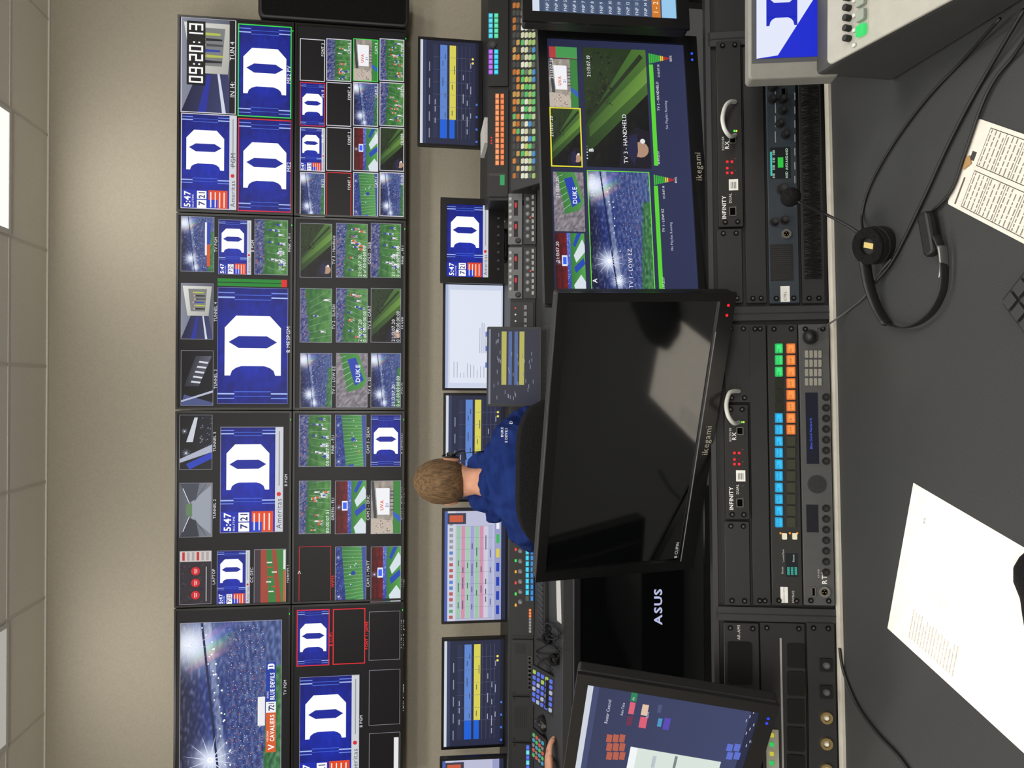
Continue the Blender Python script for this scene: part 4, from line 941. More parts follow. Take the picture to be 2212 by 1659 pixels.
m = MB(); m.rbox(SFr, -.0925, -.0625, -.03, .30, .0625, 0, .006, (128, 127, 122)); m.build('screen_housing', e, [MP], bevel=.003)
cv = Cv(SFr, .0002, .0012)
t = cv.tpx(1634, -150, 1788, 124, 1); t.rect(0, 0, 1, 1, (10, 34, 205))
t.poly([(.0, .0), (.02, .30), (.50, .86), (1, .86), (1, 0)], (226, 232, 250), 1)
t2 = cv.tpx(1655, -52, 1722, 56, 1); emblem(t2, 0, 0, 1, 1, (10, 30, 190), (226, 232, 250), 4)
cv.tx('FAN TRUMPET', 1773, 80, 5.0, (255, 255, 255), lay=6); cv.tx('49:00', 1783, 66, 5, (255, 255, 255), lay=6); cv.tx('1-3', 1783, 112, 7, (255, 255, 255), lay=6)
cv.mb.build('screen', e, [MG])
cv = Cv(SFr, .0002, .0006); r = SFr.rect(1624, -150, 1812, 134); cv.tile(r[0], r[1], r[2], r[3], 0).rect(0, 0, 1, 1, (74, 76, 82)) 
for i in range(6): cv.tx('F%d' % (i+1), 1803, 118-i*28, 5, (230, 230, 230), lay=2)
cv.mb.build('screen_surround', e, [MP])
def tkey(px, py, w, h, col, lit, d=.008, name='button', rnd=False):
    r = TF.rect(px-h/2, py-w/2, px+h/2, py+w/2, .005); m = MB()
    if rnd: m.cyl(TF, (r[0]+r[2])/2, (r[1]+r[3])/2, (r[2]-r[0])/2, .005, .005+d, col, 18)
    else: m.rbox(TF, r[0], r[1], .005, r[2], r[3], .005+d, .002, col)
    m.build(name, e, [MG if lit else MP], bevel=.001)
for i in range(5): tkey(1836, 84-i*22, 14, 13, (20, 20, 22), False, .010, 'knob', True)
for i in range(5): tkey(1864, 66-i*32, 24, 18, (50, 225, 110) if i == 0 else (136, 144, 134), i == 0, .006)
for i in range(5): tkey(1847, 98-i*32, 8, 7, (190, 192, 188), False, .003)

# ---------------------------------------------------------------- desk items
DF = Fr((0, 0, DZ), (1, 0, 0), (0, 1, 0))
def sheet(cTL, cTR, length, name, label, cat, col, printer, z=.0008, rnd=.0, sk=0.0):
    A = at_z(*cTL, DZ+z); B = at_z(*cTR, DZ+z); ex = (B-A); W = ex.length; ex.normalize(); ey = Vector((-ex.y, ex.x, 0))
    fr = Fr(A, ex, ey); e = thing(name, fr.P(W/2, -length/2, 0), label, cat)
    m = MB()
    m.rbox(fr, 0, -length, -.0004, W, 0, 0, max(rnd, .0003), col); m.build('sheet', e, [MPR])
    cv = Cv(fr, .00012, .0001); printer(cv.tile(0, -length, W, 0, 0)); cv.mb.build('printing', e, [MPR]); return fr
def pr1(t):
    q = random.Random(3)
    for i in range(16): t.text(q.choice(['CAM CLOSE UP VIDEO', 'GAME OPEN ANIMATION', 'DUKE VS VIRGINIA', 'HALFTIME SHOW ROLL', 'CROWD PROMPT LOOP', 'THIRD DOWN GRAPHIC']), .06, .17+i*.021, .009, (70, 68, 72), 0)
    t.text('B16', .80, .13, .014, (90, 90, 100), 0)
    for i in range(3): t.text('make some noise', .36, .30+i*.03, .007, (180, 176, 176), 0)
sheet((1917, 1357), (1973, 1043), .279, 'paper_sheet', 'white printed rundown sheet lying on the dark desk', 'paper', (236, 230, 222), pr1)
def pr2(t):
    t.rect(.56, .05, .66, .09, (60, 60, 60), 0)
    q = random.Random(5)
    for c0, c1 in ((.05, .47), (.53, .95)):
        for i in range(20):
            v = .14+i*.036; u = c0+.01
            while u < c1-.04:
                w = q.uniform(.03, .09); t.rect(u, v, min(c1-.01, u+w), v+.009, (120, 116, 112), 0); u += w+.015
        for i in range(6): t.rect(c0, .125+i*.144, c1, .128+i*.144, (60, 58, 56), 1)
        for u in (c0, c1): t.rect(u-.004, .125, u+.004, .85, (60, 58, 56), 1)
    t.rect(.04, .06, .36, .075, (90, 86, 82), 0); t.text('1', .2, .95, .05, (60, 60, 60), 1)
sheet((2046, 440), (2114, 256), .21, 'instruction_card', 'pale printed card with dense text grid on the desk', 'card', (210, 206, 198), pr2, .0012, .004)
p = at_z(2088, 352, DZ+.0016); m = MB(); f = Fr(p, (math.cos(.3), math.sin(.3), 0), (-math.sin(.3), math.cos(.3), 0)); m.rbox(f, -.006, -.008, 0, .006, .006, .0012, .001, (158, 126, 86)); tag(m.build('adhesive_tab', None, [MPR]), 'small tan adhesive tab on the cream card', 'tab')
p = at_z(2180, 652, DZ); f = Fr(p, (.66, -.75, 0), (.75, .66, 0)); e = thing('keyboard', f.P(.1, -.06, 0), 'small black keyboard at the near desk edge', 'keyboard')
m = MB(); m.rbox(f, 0, -.125, 0.0005, .28, 0, .012, .006, (22, 22, 24)); m.build('case', e, [MP], bevel=.002)
m = MB()
for j in range(6):
    for i in range(14): m.box(f, .005+i*.0195, -.020-j*.0185, .012, .021+i*.0195, -.006-j*.0185, .016, (44, 44, 46))
ob = m.build('keys', e, [MP]); ob['kind'] = 'stuff'
c = at_z(2350, 1300, DZ+.001)
e = thing('cap', c, 'black fabric cap lying on the printed sheet', 'cap')
def wf(d): return 1+.04*math.sin(d.x*7)+.05*noise.noise(d*2.5)
m = MB(); m.ball((c.x, c.y-.015, DZ+.002), (.080, .10, .040), (16, 16, 17), 28, 10, fn=wf, v1=math.pi/2); m.build('crown', e, [M_BLKF])
m = MB(); m.rbox(Fr((c.x, c.y-.11, DZ+.003), (1, 0, 0), (0, 1, 0)), -.075, -.04, 0, .075, .03, .004, .03, (14, 14, 15)); m.build('brim', e, [M_BLKF])

def dk(px, py, z): return at_z(px, py, DZ+z)
e = thing('headset', dk(1890, 540, 0), 'black single-ear intercom headset with boom microphone on desk', 'headset')
c = dk(1888, 530, .02)
HF = Fr(c, Vector((.9, -.3, .1)), Vector((.3, .9, .3)))
m = MB(); m.cyl(HF, 0, 0, .026, -.018, .0, (20, 20, 22), 28, .028); m.cyl(HF, 0, 0, .028, 0, .010, (14, 14, 15), 28, .026); m.build('ear_cup', e, [MP], bevel=.002)
m = MB(); m.ring(HF, 0, 0, .012, .027, .008, .016, (12, 12, 12)); m.build('ear_pad', e, [M_BLKF], bevel=.003)
m = MB(); m.box(HF, -.003, -.008, .0105, .005, .008, .0115, (196, 176, 110)); m.build('label_sticker', e, [MP])
band = [dk(1868, 555, .026), dk(1874, 610, .018), dk(1890, 660, .012), dk(1920, 700, .010), dk(1965, 706, .010), dk(2008, 680, .010), dk(2034, 636, .010), dk(2040, 590, .012), dk(2034, 540, .014), dk(2022, 508, .016)]
m = MB(); m.tube(band, .0065, (24, 24, 26), 10, flat=.16, sm=5); m.build('headband', e, [MP])
m = MB(); m.tube([dk(2038, 600, .012), dk(2040, 570, .012), dk(2036, 530, .014)], .0072, (150, 150, 150), 8, flat=.14); m.build('metal_slider', e, [MPM])
m = MB(); m.tube([dk(1868, 562, .028), dk(1878, 620, .018), dk(1896, 668, .012), dk(1916, 700, .010)], .009, (18, 18, 20), 10, flat=.4); m.build('band_cover', e, [MP])
p = dk(2008, 505, .012); m = MB(); f = Fr(p, (.25, -.97, 0), (.97, .25, 0)); m.rbox(f, -.011, -.031, -.007, .010, .031, .007, .008, (18, 18, 19)); m.build('temple_pad', e, [MP], bevel=.004)
mic = at_y(1708, 426, 1.10)
m = MB(); m.tube([dk(1866, 512, .03), dk(1835, 490, .045), dk(1790, 466, .062), mic+Vector((-.01, -.01, -.01)), mic], .0022, (20, 20, 21), 8, sm=5); m.build('microphone_boom', e, [MP])
m = MB(); m.ball(mic, (.0145, .017, .0145), (16, 16, 17), 18, 12, fn=lambda d: 1+.03*noise.noise(d*9)); m.build('microphone_foam', e, [M_BLKF])
def cable(pts, r, lb, z=None, col=(16, 16, 17)):
    z = r+.0015 if z is None else z
    P = [dk(p[0], p[1], p[2] if len(p) > 2 else z) for p in pts]
    m = MB(); m.tube(P, r, col, 8, sm=6); return tag(m.build('cable', None, [MP]), lb, 'cable')
cable([(2160, 40, .02), (2080, 130), (2000, 215), (1930, 310), (1880, 400), (1862, 465), (1866, 505, .02)], .0020, 'thin black headset cable trailing across the desk')
cable([(2212, 20, .015), (2130, 160), (2085, 240), (2040, 330), (1990, 440), (1930, 560), (1890, 610, .010)], .0024, 'thick black cable crossing dark desk')
cable([(2230, 60, .015), (2190, 120), (2150, 170), (2120, 230), (2085, 330), (2050, 420), (1985, 480)], .0022, 'black cable running over the cream card', z=.0045)
cable([(1814, 1400, .006), (1822, 1450), (1850, 1520), (1892, 1580), (1940, 1632), (1985, 1690), (2050, 1740)], .0024, 'black cable curving over the desk edge')
cable([(1762, 712, .045), (1790, 700, .02), (1830, 672), (1868, 640), (1900, 590), (1925, 560)], .0015, 'thin grey wire from intercom panel to headset', col=(70, 70, 72))
pts = []
for (px, py, c) in ((1750, 728, .027), (1752, 726, .040)):
    a, b = RF.loc(px, py, c); pts.append(RF.P(a, b, c))
m = MB(); m.tube(pts, .008, (22, 22, 23), 14, sm=1); tag(m.build('cable_plug', None, [MP]), 'black round plug in grey intercom panel', 'plug')

# ---------------------------------------------------------------- FRONT ROW
DFY = 2.79
e = thing('front_desk', (0, 3.3, 0), 'long dark laminate front row control desk', 'desk')
m = MB(); m.box(WF, -2.9, DFY, FDZ-.04, 2.4, 3.95, FDZ, (60, 60, 62)); m.build('desktop', e, [M_DESK], bevel=.003)
for x in (-2.7, -1.2, .3, 1.8):
    m = MB(); m.box(WF, x, 3.3, 0, x+.04, 3.9, FDZ-.04, (36, 36, 38)); m.build('leg', e, [MP])
m = MB(); m.box(WF, -2.8, 3.85, .1, 2.3, 3.88, FDZ-.04, (36, 36, 38)); m.build('back_panel', e, [MP])
FF = mon_frame(Vector((0, 3.40, FDZ+.0008)), 0, math.radians(10))
e = thing('front_turret', (0, 3.6, FDZ), 'black rack housing with shelves carrying front monitors', 'rack')
t10 = math.tan(math.radians(10))
m = MB(); m.prism(SFX, [(3.402, FDZ+.0006), (3.402+.113*t10, .972), (3.46, .972), (3.462, TZ-.001), (3.85, TZ-.001), (3.85, FDZ+.0006)], -2.85, .80, (24, 24, 26)); m.build('body', e, [MP], bevel=.003)
m = MB(); m.prism(SFX, [(3.402, FDZ+.0006), (3.402+.213*t10, TZR-.001), (3.85, TZR-.001), (3.85, FDZ+.0006)], .82, 2.35, (24, 24, 26)); m.build('raised_body', e, [MP], bevel=.003)
for k, (y0, y1) in enumerate(((418, 528), (534, 645))):
    d = Dev(FF, 1098, y0, 1128, y1, 'tape_deck', 'silver-grey rack deck with round buttons and dark displays', 'rack unit', (104, 106, 108), .012, screws=False, group='silver rack decks')
    for i in range(7): d.knob(1103, y0+12+i*13, 3.0, (170, 172, 174), .006, 'button')
    for i in range(2): d.gl(1110, y0+14+i*46, 1119, y0+48+i*46, (26, 8, 10)); d.gl(1112, y0+20+i*46, 1116, y0+30+i*46, (220, 40, 50), 1)
    d.knob(1119, y1-8, 5, (30, 30, 32)); d.done()
    d = Dev(FF, 1131, y0, 1158, y1, 'rack_controller', 'dark rack controller with silver knobs and small red light', 'rack unit', (44, 46, 48), .010, screws=False, group='dark rack controllers')
    for i in range(6): d.knob(1140, y0+12+i*16, 3.5, (130, 132, 136), .006)
    for i in range(8): d.key(1151, y0+8+i*13, 8, 5, (160, 162, 160), False)
    d.gl(1144, y0+50, 1147, y0+53, (255, 50, 50)); d.done()
d = Dev(FF, 1102, 652, 1152, 870, 'rack_control_unit', 'black rack panel with small indicator lights behind laptop', 'rack unit', (34, 35, 37), .008, screws=False)
for i in range(6): d.gl(1112, 664+i*14, 1115, 667+i*14, (255, 60, 60) if i % 3 == 0 else (230, 230, 240)); d.key(1135, 664+i*14, 9, 6, (120, 122, 126), False)
d.done()
d = Dev(FF, 1104, 1172, 1154, 1372, 'intercom_key_panel', 'black front row intercom panel with cyan lit keys', 'intercom', (26, 27, 29), .009, screws=False)
for i in range(10): d.key(1139, 1180+i*12.5, 10, 7, (40, 176, 206) if i < 9 else (60, 62, 60), i < 9); d.key(1149, 1180+i*12.5, 10, 6, (30, 110, 176), True)
for i in range(6): d.gl(1112, 1184+i*24, 1116, 1190+i*24, [(255, 60, 50), (60, 240, 90), (255, 170, 50)][i % 3]); d.knob(1124, 1190+i*22, 4, (120, 122, 126), .008)
for i in range(8): d.key(1145, 1318+i*6.5, 5, 5, (240, 120, 56) if i < 3 else (150, 152, 156), i < 3)
d.done()
for k, (y0, y1, lb) in enumerate(((1382, 1500, 'black front row rack panel with white patch ports'), (1506, 1600, 'black front row rack speaker panel'), (1606, 1720, 'black front row rack panel with lit keys'))):
    d = Dev(FF, 1106, y0, 1152, y1, 'rack_control_unit', lb, 'rack unit', (30, 31, 33), .008, screws=True)
    if k == 0:
        for i in range(8): d.port(1144, y0+40+i*9, 7, 7)
        d.pr(1112, y0+8, 1136, y0+30, (16, 16, 17))
    if k == 1:
        for i in range(7): d.pr(1112+i*4, y0+20, 1114+i*4, y0+66, (8, 8, 8))
    if k == 2:
        for i in range(8): d.key(1140, y0+8+i*11, 9, 7, (90, 186, 206) if i % 2 else (70, 90, 190), True)
    d.done()
d = Dev(FF, 1054, -20, 1098, 186, 'intercom_station', 'black intercom station with cyan and green lit strips', 'intercom', (22, 23, 25), .009, screws=False)
for i in range(5): d.key(1060, 34+i*11, 9, 9, (70, 180, 200), True); d.key(1072, 34+i*11, 9, 9, (76, 190, 146), True); d.key(1060, 112+i*11, 9, 9, (160, 90, 206), True); d.key(1072, 112+i*11, 9, 9, (50, 184, 214), True)
d.knob(1064, 98, 9, (40, 42, 46), .012); d.done()
d = Dev(FF, 1053, 192, 1098, 425, 'intercom_key_panel', 'black intercom panel with two rows of orange lit keys', 'intercom', (24, 25, 27), .009, screws=False)
for i in range(13): d.key(1074, 208+i*12, 10, 8, (220, 128, 76), True); d.key(1085, 208+i*12, 10, 8, (200, 108, 60), True)
for i in range(3): d.gl(1060, 296+i*6, 1063, 299+i*6, (255, 40, 40))
d.gl(1080, 378, 1090, 400, (40, 150, 86)); d.pr(1056, 374, 1092, 380, (50, 52, 54)); d.done()
p = at_z(1030, 345, TZR+.001); e = thing('paper_stack', (p.x-.02, 3.6, TZR), 'small stack of white papers on the raised shelf', 'paper'); m = MB()
f = Fr((p.x-.02, 3.56, TZR), (.99, .1, 0), (-.1, .99, 0)); m.rbox(f, -.07, -.09, .0006, .05, .09, .018, .002, (196, 196, 194)); m.build('sheets', e, [MPR])
SW = mon_frame(Vector((0, 3.18, FDZ+.02)), 0, math.radians(58))
e = thing('video_switcher', (1.4, 3.25, FDZ), 'large black video switcher panel with rows of colourful lit buttons', 'control panel')
r = SW.rect(1106, -80, 1168, 404, .0)
m = MB(); m.rbox(SW, r[0], -.01, -.016, 2.0, .20, 0, .01, (34, 35, 37)); m.build('panel', e, [MP], bevel=.003)
m = MB(); m.box(WF, r[0]+.01, 3.22, FDZ+.001, 1.98, 3.34, FDZ+.035, (26, 26, 28)); m.build('base', e, [MP])
q = random.Random(11); mbs = MB()
rowsx = [1112, 1120, 1130, 1138, 1146, 1154]
for ri, x in enumerate(rowsx):
    for i in range(24):
        y = 12+i*16
        if ri < 2: c = q.choice([(206, 128, 60), (196, 150, 84), (100, 180, 104), (180, 110, 50), (70, 70, 66), (70, 70, 66)])
        elif ri < 4: c = q.choice([(222, 222, 200), (190, 196, 110), (90, 184, 104), (206, 204, 170), (110, 120, 100)])
        else: c = q.choice([(110, 190, 110), (190, 200, 150), (80, 140, 190), (160, 186, 110), (90, 100, 84)])
        rc = SW.rect(x-2.4, y-5, x+2.4, y+5, 0)
        if ri < 2: mbs.rbox(SW, rc[0], rc[1], 0, rc[2], rc[3], .006, .001, c, seg=1)
        else:
            m = MB(); m.rbox(SW, rc[0], rc[1], 0, rc[2], rc[3], .006, .001, c, seg=1); m.build('button', e, [MG])
ob = mbs.build('button_rows', e, [MG]); ob['kind'] = 'stuff'

LF = fit_rect([(1042, 868), (1058, 706), (1175, 715), (1166, 880)], .33, .225, 3.15, 0, math.radians(12), k=200, ky=200)
lc = LF.P(0, -.1125, 0)
e = thing('laptop', (lc.x, lc.y, lc.z-.014), 'open black laptop showing yellow schedule rows on desk', 'laptop')
m = MB(); m.rbox(LF, -.165, -.1125, -.006, .165, .1125, 0, .006, (30, 30, 32)); m.build('lid', e, [MP], bevel=.001)
def ui_lap(t):
    t.rect(0, 0, 1, 1, (30, 33, 52)); t.rect(0, 0, 1, .04, (120, 126, 146), 1)
    for v in (.26, .62): t.rect(.26, v, .97, v+.10, (176, 172, 84), 2)
    for v in (.40, .52): t.rect(.26, v, .97, v+.07, (70, 96, 150), 2)
    q = random.Random(9)
    for i in range(40): u = q.uniform(.05, .9); v = .1+.8*q.random(); t.rect(u, v, u+.05, v+.012, (130, 134, 154), 3)
cv = Cv(LF, .0003, .0006); t = cv.tile(-.155, -.100, .155, .105, 0); ui_lap(t); cv.mb.build('screen', e, [MG])
BF = Fr((lc.x, lc.y, lc.z-.014), (LF.ex.x, LF.ex.y, 0), (-LF.ex.y, LF.ex.x, 0))
m = MB(); m.rbox(BF, -.165, -.235, 0, .165, 0, .014, .01, (36, 36, 38)); m.build('base', e, [MP], bevel=.002)
m = MB()
for j in range(5):
    for i in range(13): m.box(BF, -.15+i*.0232, -.03-j*.02, .014, -.131+i*.0232, -.014-j*.02, .016, (16, 16, 17))
ob = m.build('keyboard', e, [MP]); ob['kind'] = 'stuff'
dzl = lc.z-.014-FDZ
if dzl > .01:
    e2 = thing('laptop_stand', (lc.x, lc.y-.1, FDZ), 'black metal riser under the open laptop', 'stand'); m = MB(); m.box(BF, -.12, -.2, -.005, .12, -.02, -.0005, (30, 30, 32)); m.build('platform', e2, [MPM])
    for a in (-.11, .10):
        m = MB(); m.box(BF, a, -.19, -dzl, a+.01, -.03, -.005, (30, 30, 32)); m.build('leg', e2, [MPM])

def fd(px, py, z=0): return at_z(px, py, FDZ+z)
def keyboard(px, py, ang, lb):
    p = fd(px, py); f = Fr(p, (math.cos(ang), math.sin(ang), 0), (-math.sin(ang), math.cos(ang), 0)); e = thing('keyboard', p, lb, 'keyboard')
    m = MB(); m.rbox(f, -.21, -.065, .0005, .21, .065, .018, .01, (26, 26, 28)); m.build('case', e, [MP], bevel=.002)
    m = MB()
    for j in range(5):
        for i in range(18): m.box(f, -.2+i*.0222, -.055+j*.022, .018, -.181+i*.0222, -.036+j*.022, .023, (48, 49, 52))
    ob = m.build('keys', e, [MP]); ob['kind'] = 'stuff'
keyboard(1178, 1270, .05, 'black keyboard lying on the front desk')
p = fd(1208, 1285)
m = MB(); f = Fr(p+Vector((.0, .0, .0008)), (.98, .15, 0), (-.15, .98, 0)); m.rbox(f, -.10, -.035, 0, .10, .045, .0012, .002, (200, 200, 200)); tag(m.build('paper_sheet', None, [MPR]), 'white paper lying in front of the keyboard', 'paper')
def pad(px, py, ang, W, H, tilt, nx, ny, colf, lb, name='control_keypad', z=0.02):
    p = fd(px, py, z+.03); ex = Vector((math.cos(ang), math.sin(ang), 0)); n = ex.cross(Vector((0, 0, 1))); ey = Vector((0, 0, 1))*math.sin(tilt)-n*math.cos(tilt)
    f = Fr(p, ex, ey); e = thing(name, (p.x, p.y, FDZ), lb, 'keypad')
    g = Fr((p.x, p.y, FDZ), ex, -n)
    m = MB(); m.rbox(f, -W/2, -H/2, -.012, W/2, H/2, 0, .008, (22, 22, 24)); m.build('case', e, [MP], bevel=.002)
    m = MB(); m.box(g, -W*.35, -H*.2, .0006, W*.35, H*.25, max(.01, p.z-FDZ-.008), (20, 20, 22)); m.build('foot', e, [MP])
    for j in range(ny):
        for i in range(nx):
            a = -W/2+.012+(i+.5)*(W-.024)/nx; b = -H/2+.012+(j+.5)*(H-.024)/ny; c, lit = colf(i, j)
            m = MB(); w_ = (W-.024)/nx*.30; h_ = (H-.024)/ny*.30; m.rbox(f, a-w_, b-h_, 0, a+w_, b+h_, .004, .002, c, seg=2); m.build('button', e, [MG if lit else MP])
pad(1172, 1492, -.12, .165, .145, math.radians(32), 6, 5, lambda i, j: (((90, 110, 220), True) if (i+j) % 3 else (((160, 190, 90), True) if i > 3 else ((170, 176, 200), True))), 'black macro keypad with blue lit round keys', z=.005)
pad(1163, 1618, -.06, .13, .12, math.radians(20), 5, 4, lambda i, j: ([((60, 150, 176), True), ((130, 130, 136), False), ((190, 86, 70), True), ((84, 170, 100), True)][(i*3+j) % 4]), 'black shot box keypad with coloured lit keys', z=-.002)
p = fd(1176, 1562); e = thing('computer_mouse', p, 'black computer mouse on front desk', 'mouse')
m = MB(); m.ball(p+Vector((0, 0, .002)), (.03, .052, .034), (22, 22, 24), 20, 8, v1=math.pi/2, fn=lambda d: 1-.08*abs(d.y)); m.build('shell', e, [MPG])
m = MB(); m.tube([p+Vector((0, .02, .034)), p+Vector((0, .036, .028))], .004, (60, 60, 62), 8); m.build('scroll_wheel', e, [MP])
q = random.Random(21)
for k in range(4):
    P = [fd(q.uniform(1158, 1208), 1345+i*13+q.uniform(-10, 10), .0034+k*.006) for i in range(8)]
    m = MB(); m.tube(P, .0026, (14, 14, 15), 6, sm=5); tag(m.build('cable', None, [MP]), 'tangled thin black cable on the front desk', 'cable', 'tangled desk cables')
for (px, py) in ((1185, 1378), (1200, 1424)):
    p = fd(px, py, .012); f = Fr(p, (1, 0, 0), (0, .8, .6)); e = thing('earphone_set', p-Vector((0, 0, .012)), 'small black ear cup headset among tangled cables', 'headset')
    m = MB(); m.cyl(f, 0, 0, .024, -.004, .010, (16, 16, 17), 20, .020); m.build('ear_cup', e, [MP]); m = MB(); m.ring(f, 0, 0, .010, .022, .010, .017, (10, 10, 10)); m.build('ear_pad', e, [M_BLKF])

# ---------------------------------------------------------------- PEOPLE
def skin(pts, edges, rad, root=0, sub=2):
    me = bpy.data.meshes.new('sk'); me.from_pydata([tuple(p) for p in pts], edges, []); ob = bpy.data.objects.new('sk', me); COL.objects.link(ob)
    ob.modifiers.new('s', 'SKIN')
    if not me.skin_vertices:
        bpy.context.view_layer.objects.active = ob
        bpy.ops.mesh.customdata_skin_add()
    for i, v in enumerate(me.skin_vertices[0].data):
        r = rad[i]; v.radius = (r, r) if not isinstance(r, tuple) else r; v.use_root = (i == root)
    ss = ob.modifiers.new('ss', 'SUBSURF'); ss.levels = sub; ss.render_levels = sub
    dg = bpy.context.evaluated_depsgraph_get(); dg.update()
    out = bpy.data.meshes.new_from_object(ob.evaluated_get(dg)); bpy.data.objects.remove(ob); bpy.data.meshes.remove(me); return out
def merge(meshes, name, mat, parent=None, o=None):
    bm = bmesh.new()
    for q in meshes: bm.from_mesh(q)
    off = Vector(parent['_o']) if parent is not None else Vector(o)
    for v in bm.verts: v.co -= off
    me = bpy.data.meshes.new(name); bm.to_mesh(me); bm.free()
    for q in meshes: bpy.data.meshes.remove(q)
    me.materials.clear(); me.materials.append(mat)
    for p in me.polygons: p.use_smooth = True; p.material_index = 0
    ob = bpy.data.objects.new(name, me); COL.objects.link(ob)
    if parent is not None: ob.parent = parent
    else: ob.location = off; ob['_o'] = tuple(off)
    return ob
def ballmesh(c, rad, ez=None, ex=None):
    m = MB(); m.ball((0, 0, 0), rad, (200, 150, 120), 16, 10); me = bpy.data.meshes.new('b')
    ez = Vector(ez or (0, 0, 1)).normalized(); ex = Vector(ex or (1, 0, 0)); ex = (ex-ez*ex.dot(ez)).normalized(); ey = ez.cross(ex)
    me.from_pydata([tuple(Vector(c)+ex*v.x+ey*v.y+ez*v.z) for v in m.V], [], m.F); return me
def hand(w, d, s, n):
    w = Vector(w); d = Vector(d).normalized(); s = Vector(s); s = (s-d*s.dot(d)).normalized(); n = Vector(n); n = (n-d*n.dot(d)-s*n.dot(s)).normalized(); ms = []
    ms.append(ballmesh(w+d*.05, (.040, .055, .017), n, s))
    for k, (o, L) in enumerate(((.030, .068), (.010, .078), (-.011, .072), (-.031, .056))):
        b = w+d*.082+s*o; f1 = (d+s*o*2-n*.15).normalized(); f2 = (d-n*.5).normalized(); f3 = (d*.7-n*.7).normalized()
        p = [b-d*.012, b+f1*L*.45, b+f1*L*.45+f2*L*.3, b+f1*L*.45+f2*L*.3+f3*L*.24]
        ms.append(skin(p, [(0, 1), (1, 2), (2, 3)], [.0098, .0092, .0082, .0068], 0, 2))
    b = w+d*.025+s*.028; f = (s*.8+d*.75-n*.3).normalized(); g = (s*.3+d*.95-n*.4).normalized()
    ms.append(skin([b, b+f*.034, b+f*.034+g*.028, b+f*.034+g*.05], [(0, 1), (1, 2), (2, 3)], [.014, .011, .0095, .0075], 0, 2))
    return ms
def person(o, J, label, hs, hood=False):
    base = Vector(o)
    names = ['pel', 'sp', 'ch', 'uc', 'nb', 'nk', 'hl', 'hm', 'ht', 'sR', 'eR', 'wR', 'sL', 'eL', 'wL', 'hR', 'kR', 'aR', 'tR', 'hL', 'kL', 'aL', 'tL']
    rad = dict(pel=.12, sp=.105, ch=.11, uc=.09, nb=.060, nk=.052, hl=.062, hm=.080, ht=.062, sR=.050, eR=.040, wR=.026, sL=.050, eL=.040, wL=.026, hR=.085, kR=.058, aR=.038, tR=.03, hL=.085, kL=.058, aL=.038, tL=.03)
    E = [('pel', 'sp'), ('sp', 'ch'), ('ch', 'uc'), ('uc', 'nb'), ('nb', 'nk'), ('nk', 'hl'), ('hl', 'hm'), ('hm', 'ht'), ('uc', 'sR'), ('sR', 'eR'), ('eR', 'wR'), ('uc', 'sL'), ('sL', 'eL'), ('eL', 'wL'), ('pel', 'hR'), ('hR', 'kR'), ('kR', 'aR'), ('aR', 'tR'), ('pel', 'hL'), ('hL', 'kL'), ('kL', 'aL'), ('aL', 'tL')]
    ix = {n: i for i, n in enumerate(names)}
    ms = [skin([J[n] for n in names], [(ix[a], ix[b]) for a, b in E], [rad[n] for n in names], 0, 2)]
    fd_ = Vector(J['face']).normalized(); sd = fd_.cross(Vector((0, 0, 1))).normalized(); hm = Vector(J['hm'])
    ms.append(ballmesh(hm+Vector((0, 0, -.005)), (.074, .094, .104), (0, 0, 1), sd))
    ms.append(ballmesh(hm+fd_*.045+Vector((0, 0, -.062)), (.048, .045, .045), (0, 0, 1), sd))
    for s in (-1, 1): ms.append(ballmesh(hm+sd*.082*s+Vector((0, 0, -.02))-fd_*.005, (.009, .018, .031), (s*.1, 0, 1), sd))
    ms.append(ballmesh(hm+fd_*.098+Vector((0, 0, -.025)), (.012, .016, .022), (0, 0, 1), sd)); ms.append(ballmesh(hm+fd_*.084+Vector((0, 0, -.062)), (.022, .008, .007), (0, 0, 1), sd))
    ms += hand(J['wR'], J['hdR'], hs[0], (0, 0, 1)); ms += hand(J['wL'], J['hdL'], hs[1], (0, 0, 1))
    body = merge(ms, 'person', M_SKIN, None, base); tag(body, label, 'person')
    for s in (-1, 1):
        m = MB(); m.ball(hm+fd_*.086+sd*.030*s+Vector((0, 0, -.002)), (.011, .011, .011), (240, 240, 240), 12, 8); m.ball(hm+fd_*.093+sd*.030*s+Vector((0, 0, -.002)), (.005, .005, .005), (60, 40, 30), 10, 6); m.build('eye', body, [MPG])
    sn = ['pel', 'sp', 'ch', 'uc', 'sR', 'mR', 'sL', 'mL', 'nb']
    JJ = dict(J); JJ['mR'] = Vector(J['sR']).lerp(Vector(J['eR']), .95); JJ['mL'] = Vector(J['sL']).lerp(Vector(J['eL']), .95)
    JJ['nb'] = Vector(J['uc']).lerp(Vector(J['nb']), .80)
    sr = dict(pel=.145, sp=.14, ch=.15, uc=.135, sR=.082, mR=.064, sL=.082, mL=.064, nb=.092)
    si = {n: i for i, n in enumerate(sn)}
    sm_ = skin([JJ[n] for n in sn], [(si[a], si[b]) for a, b in (('pel', 'sp'), ('sp', 'ch'), ('ch', 'uc'), ('uc', 'sR'), ('sR', 'mR'), ('uc', 'sL'), ('sL', 'mL'), ('uc', 'nb'))], [sr[n] for n in sn], 0, 4)
    for v in sm_.vertices:
        c = v.co; fold = abs(noise.noise(Vector((c.x*14-c.z*16, c.y*9, c.z*20+c.x*8)))); k = .016*(.5-fold)+.009*noise.noise(Vector((c.x*26-c.z*20, c.y*24, c.z*34))); v.co = c+Vector((0, -k*1.6, k))
    bv = BVHTree.FromPolygons([tuple(v.co) for v in sm_.vertices], [tuple(p.vertices) for p in sm_.polygons])
    merge([sm_], 'shirt', M_SHIRT, body)
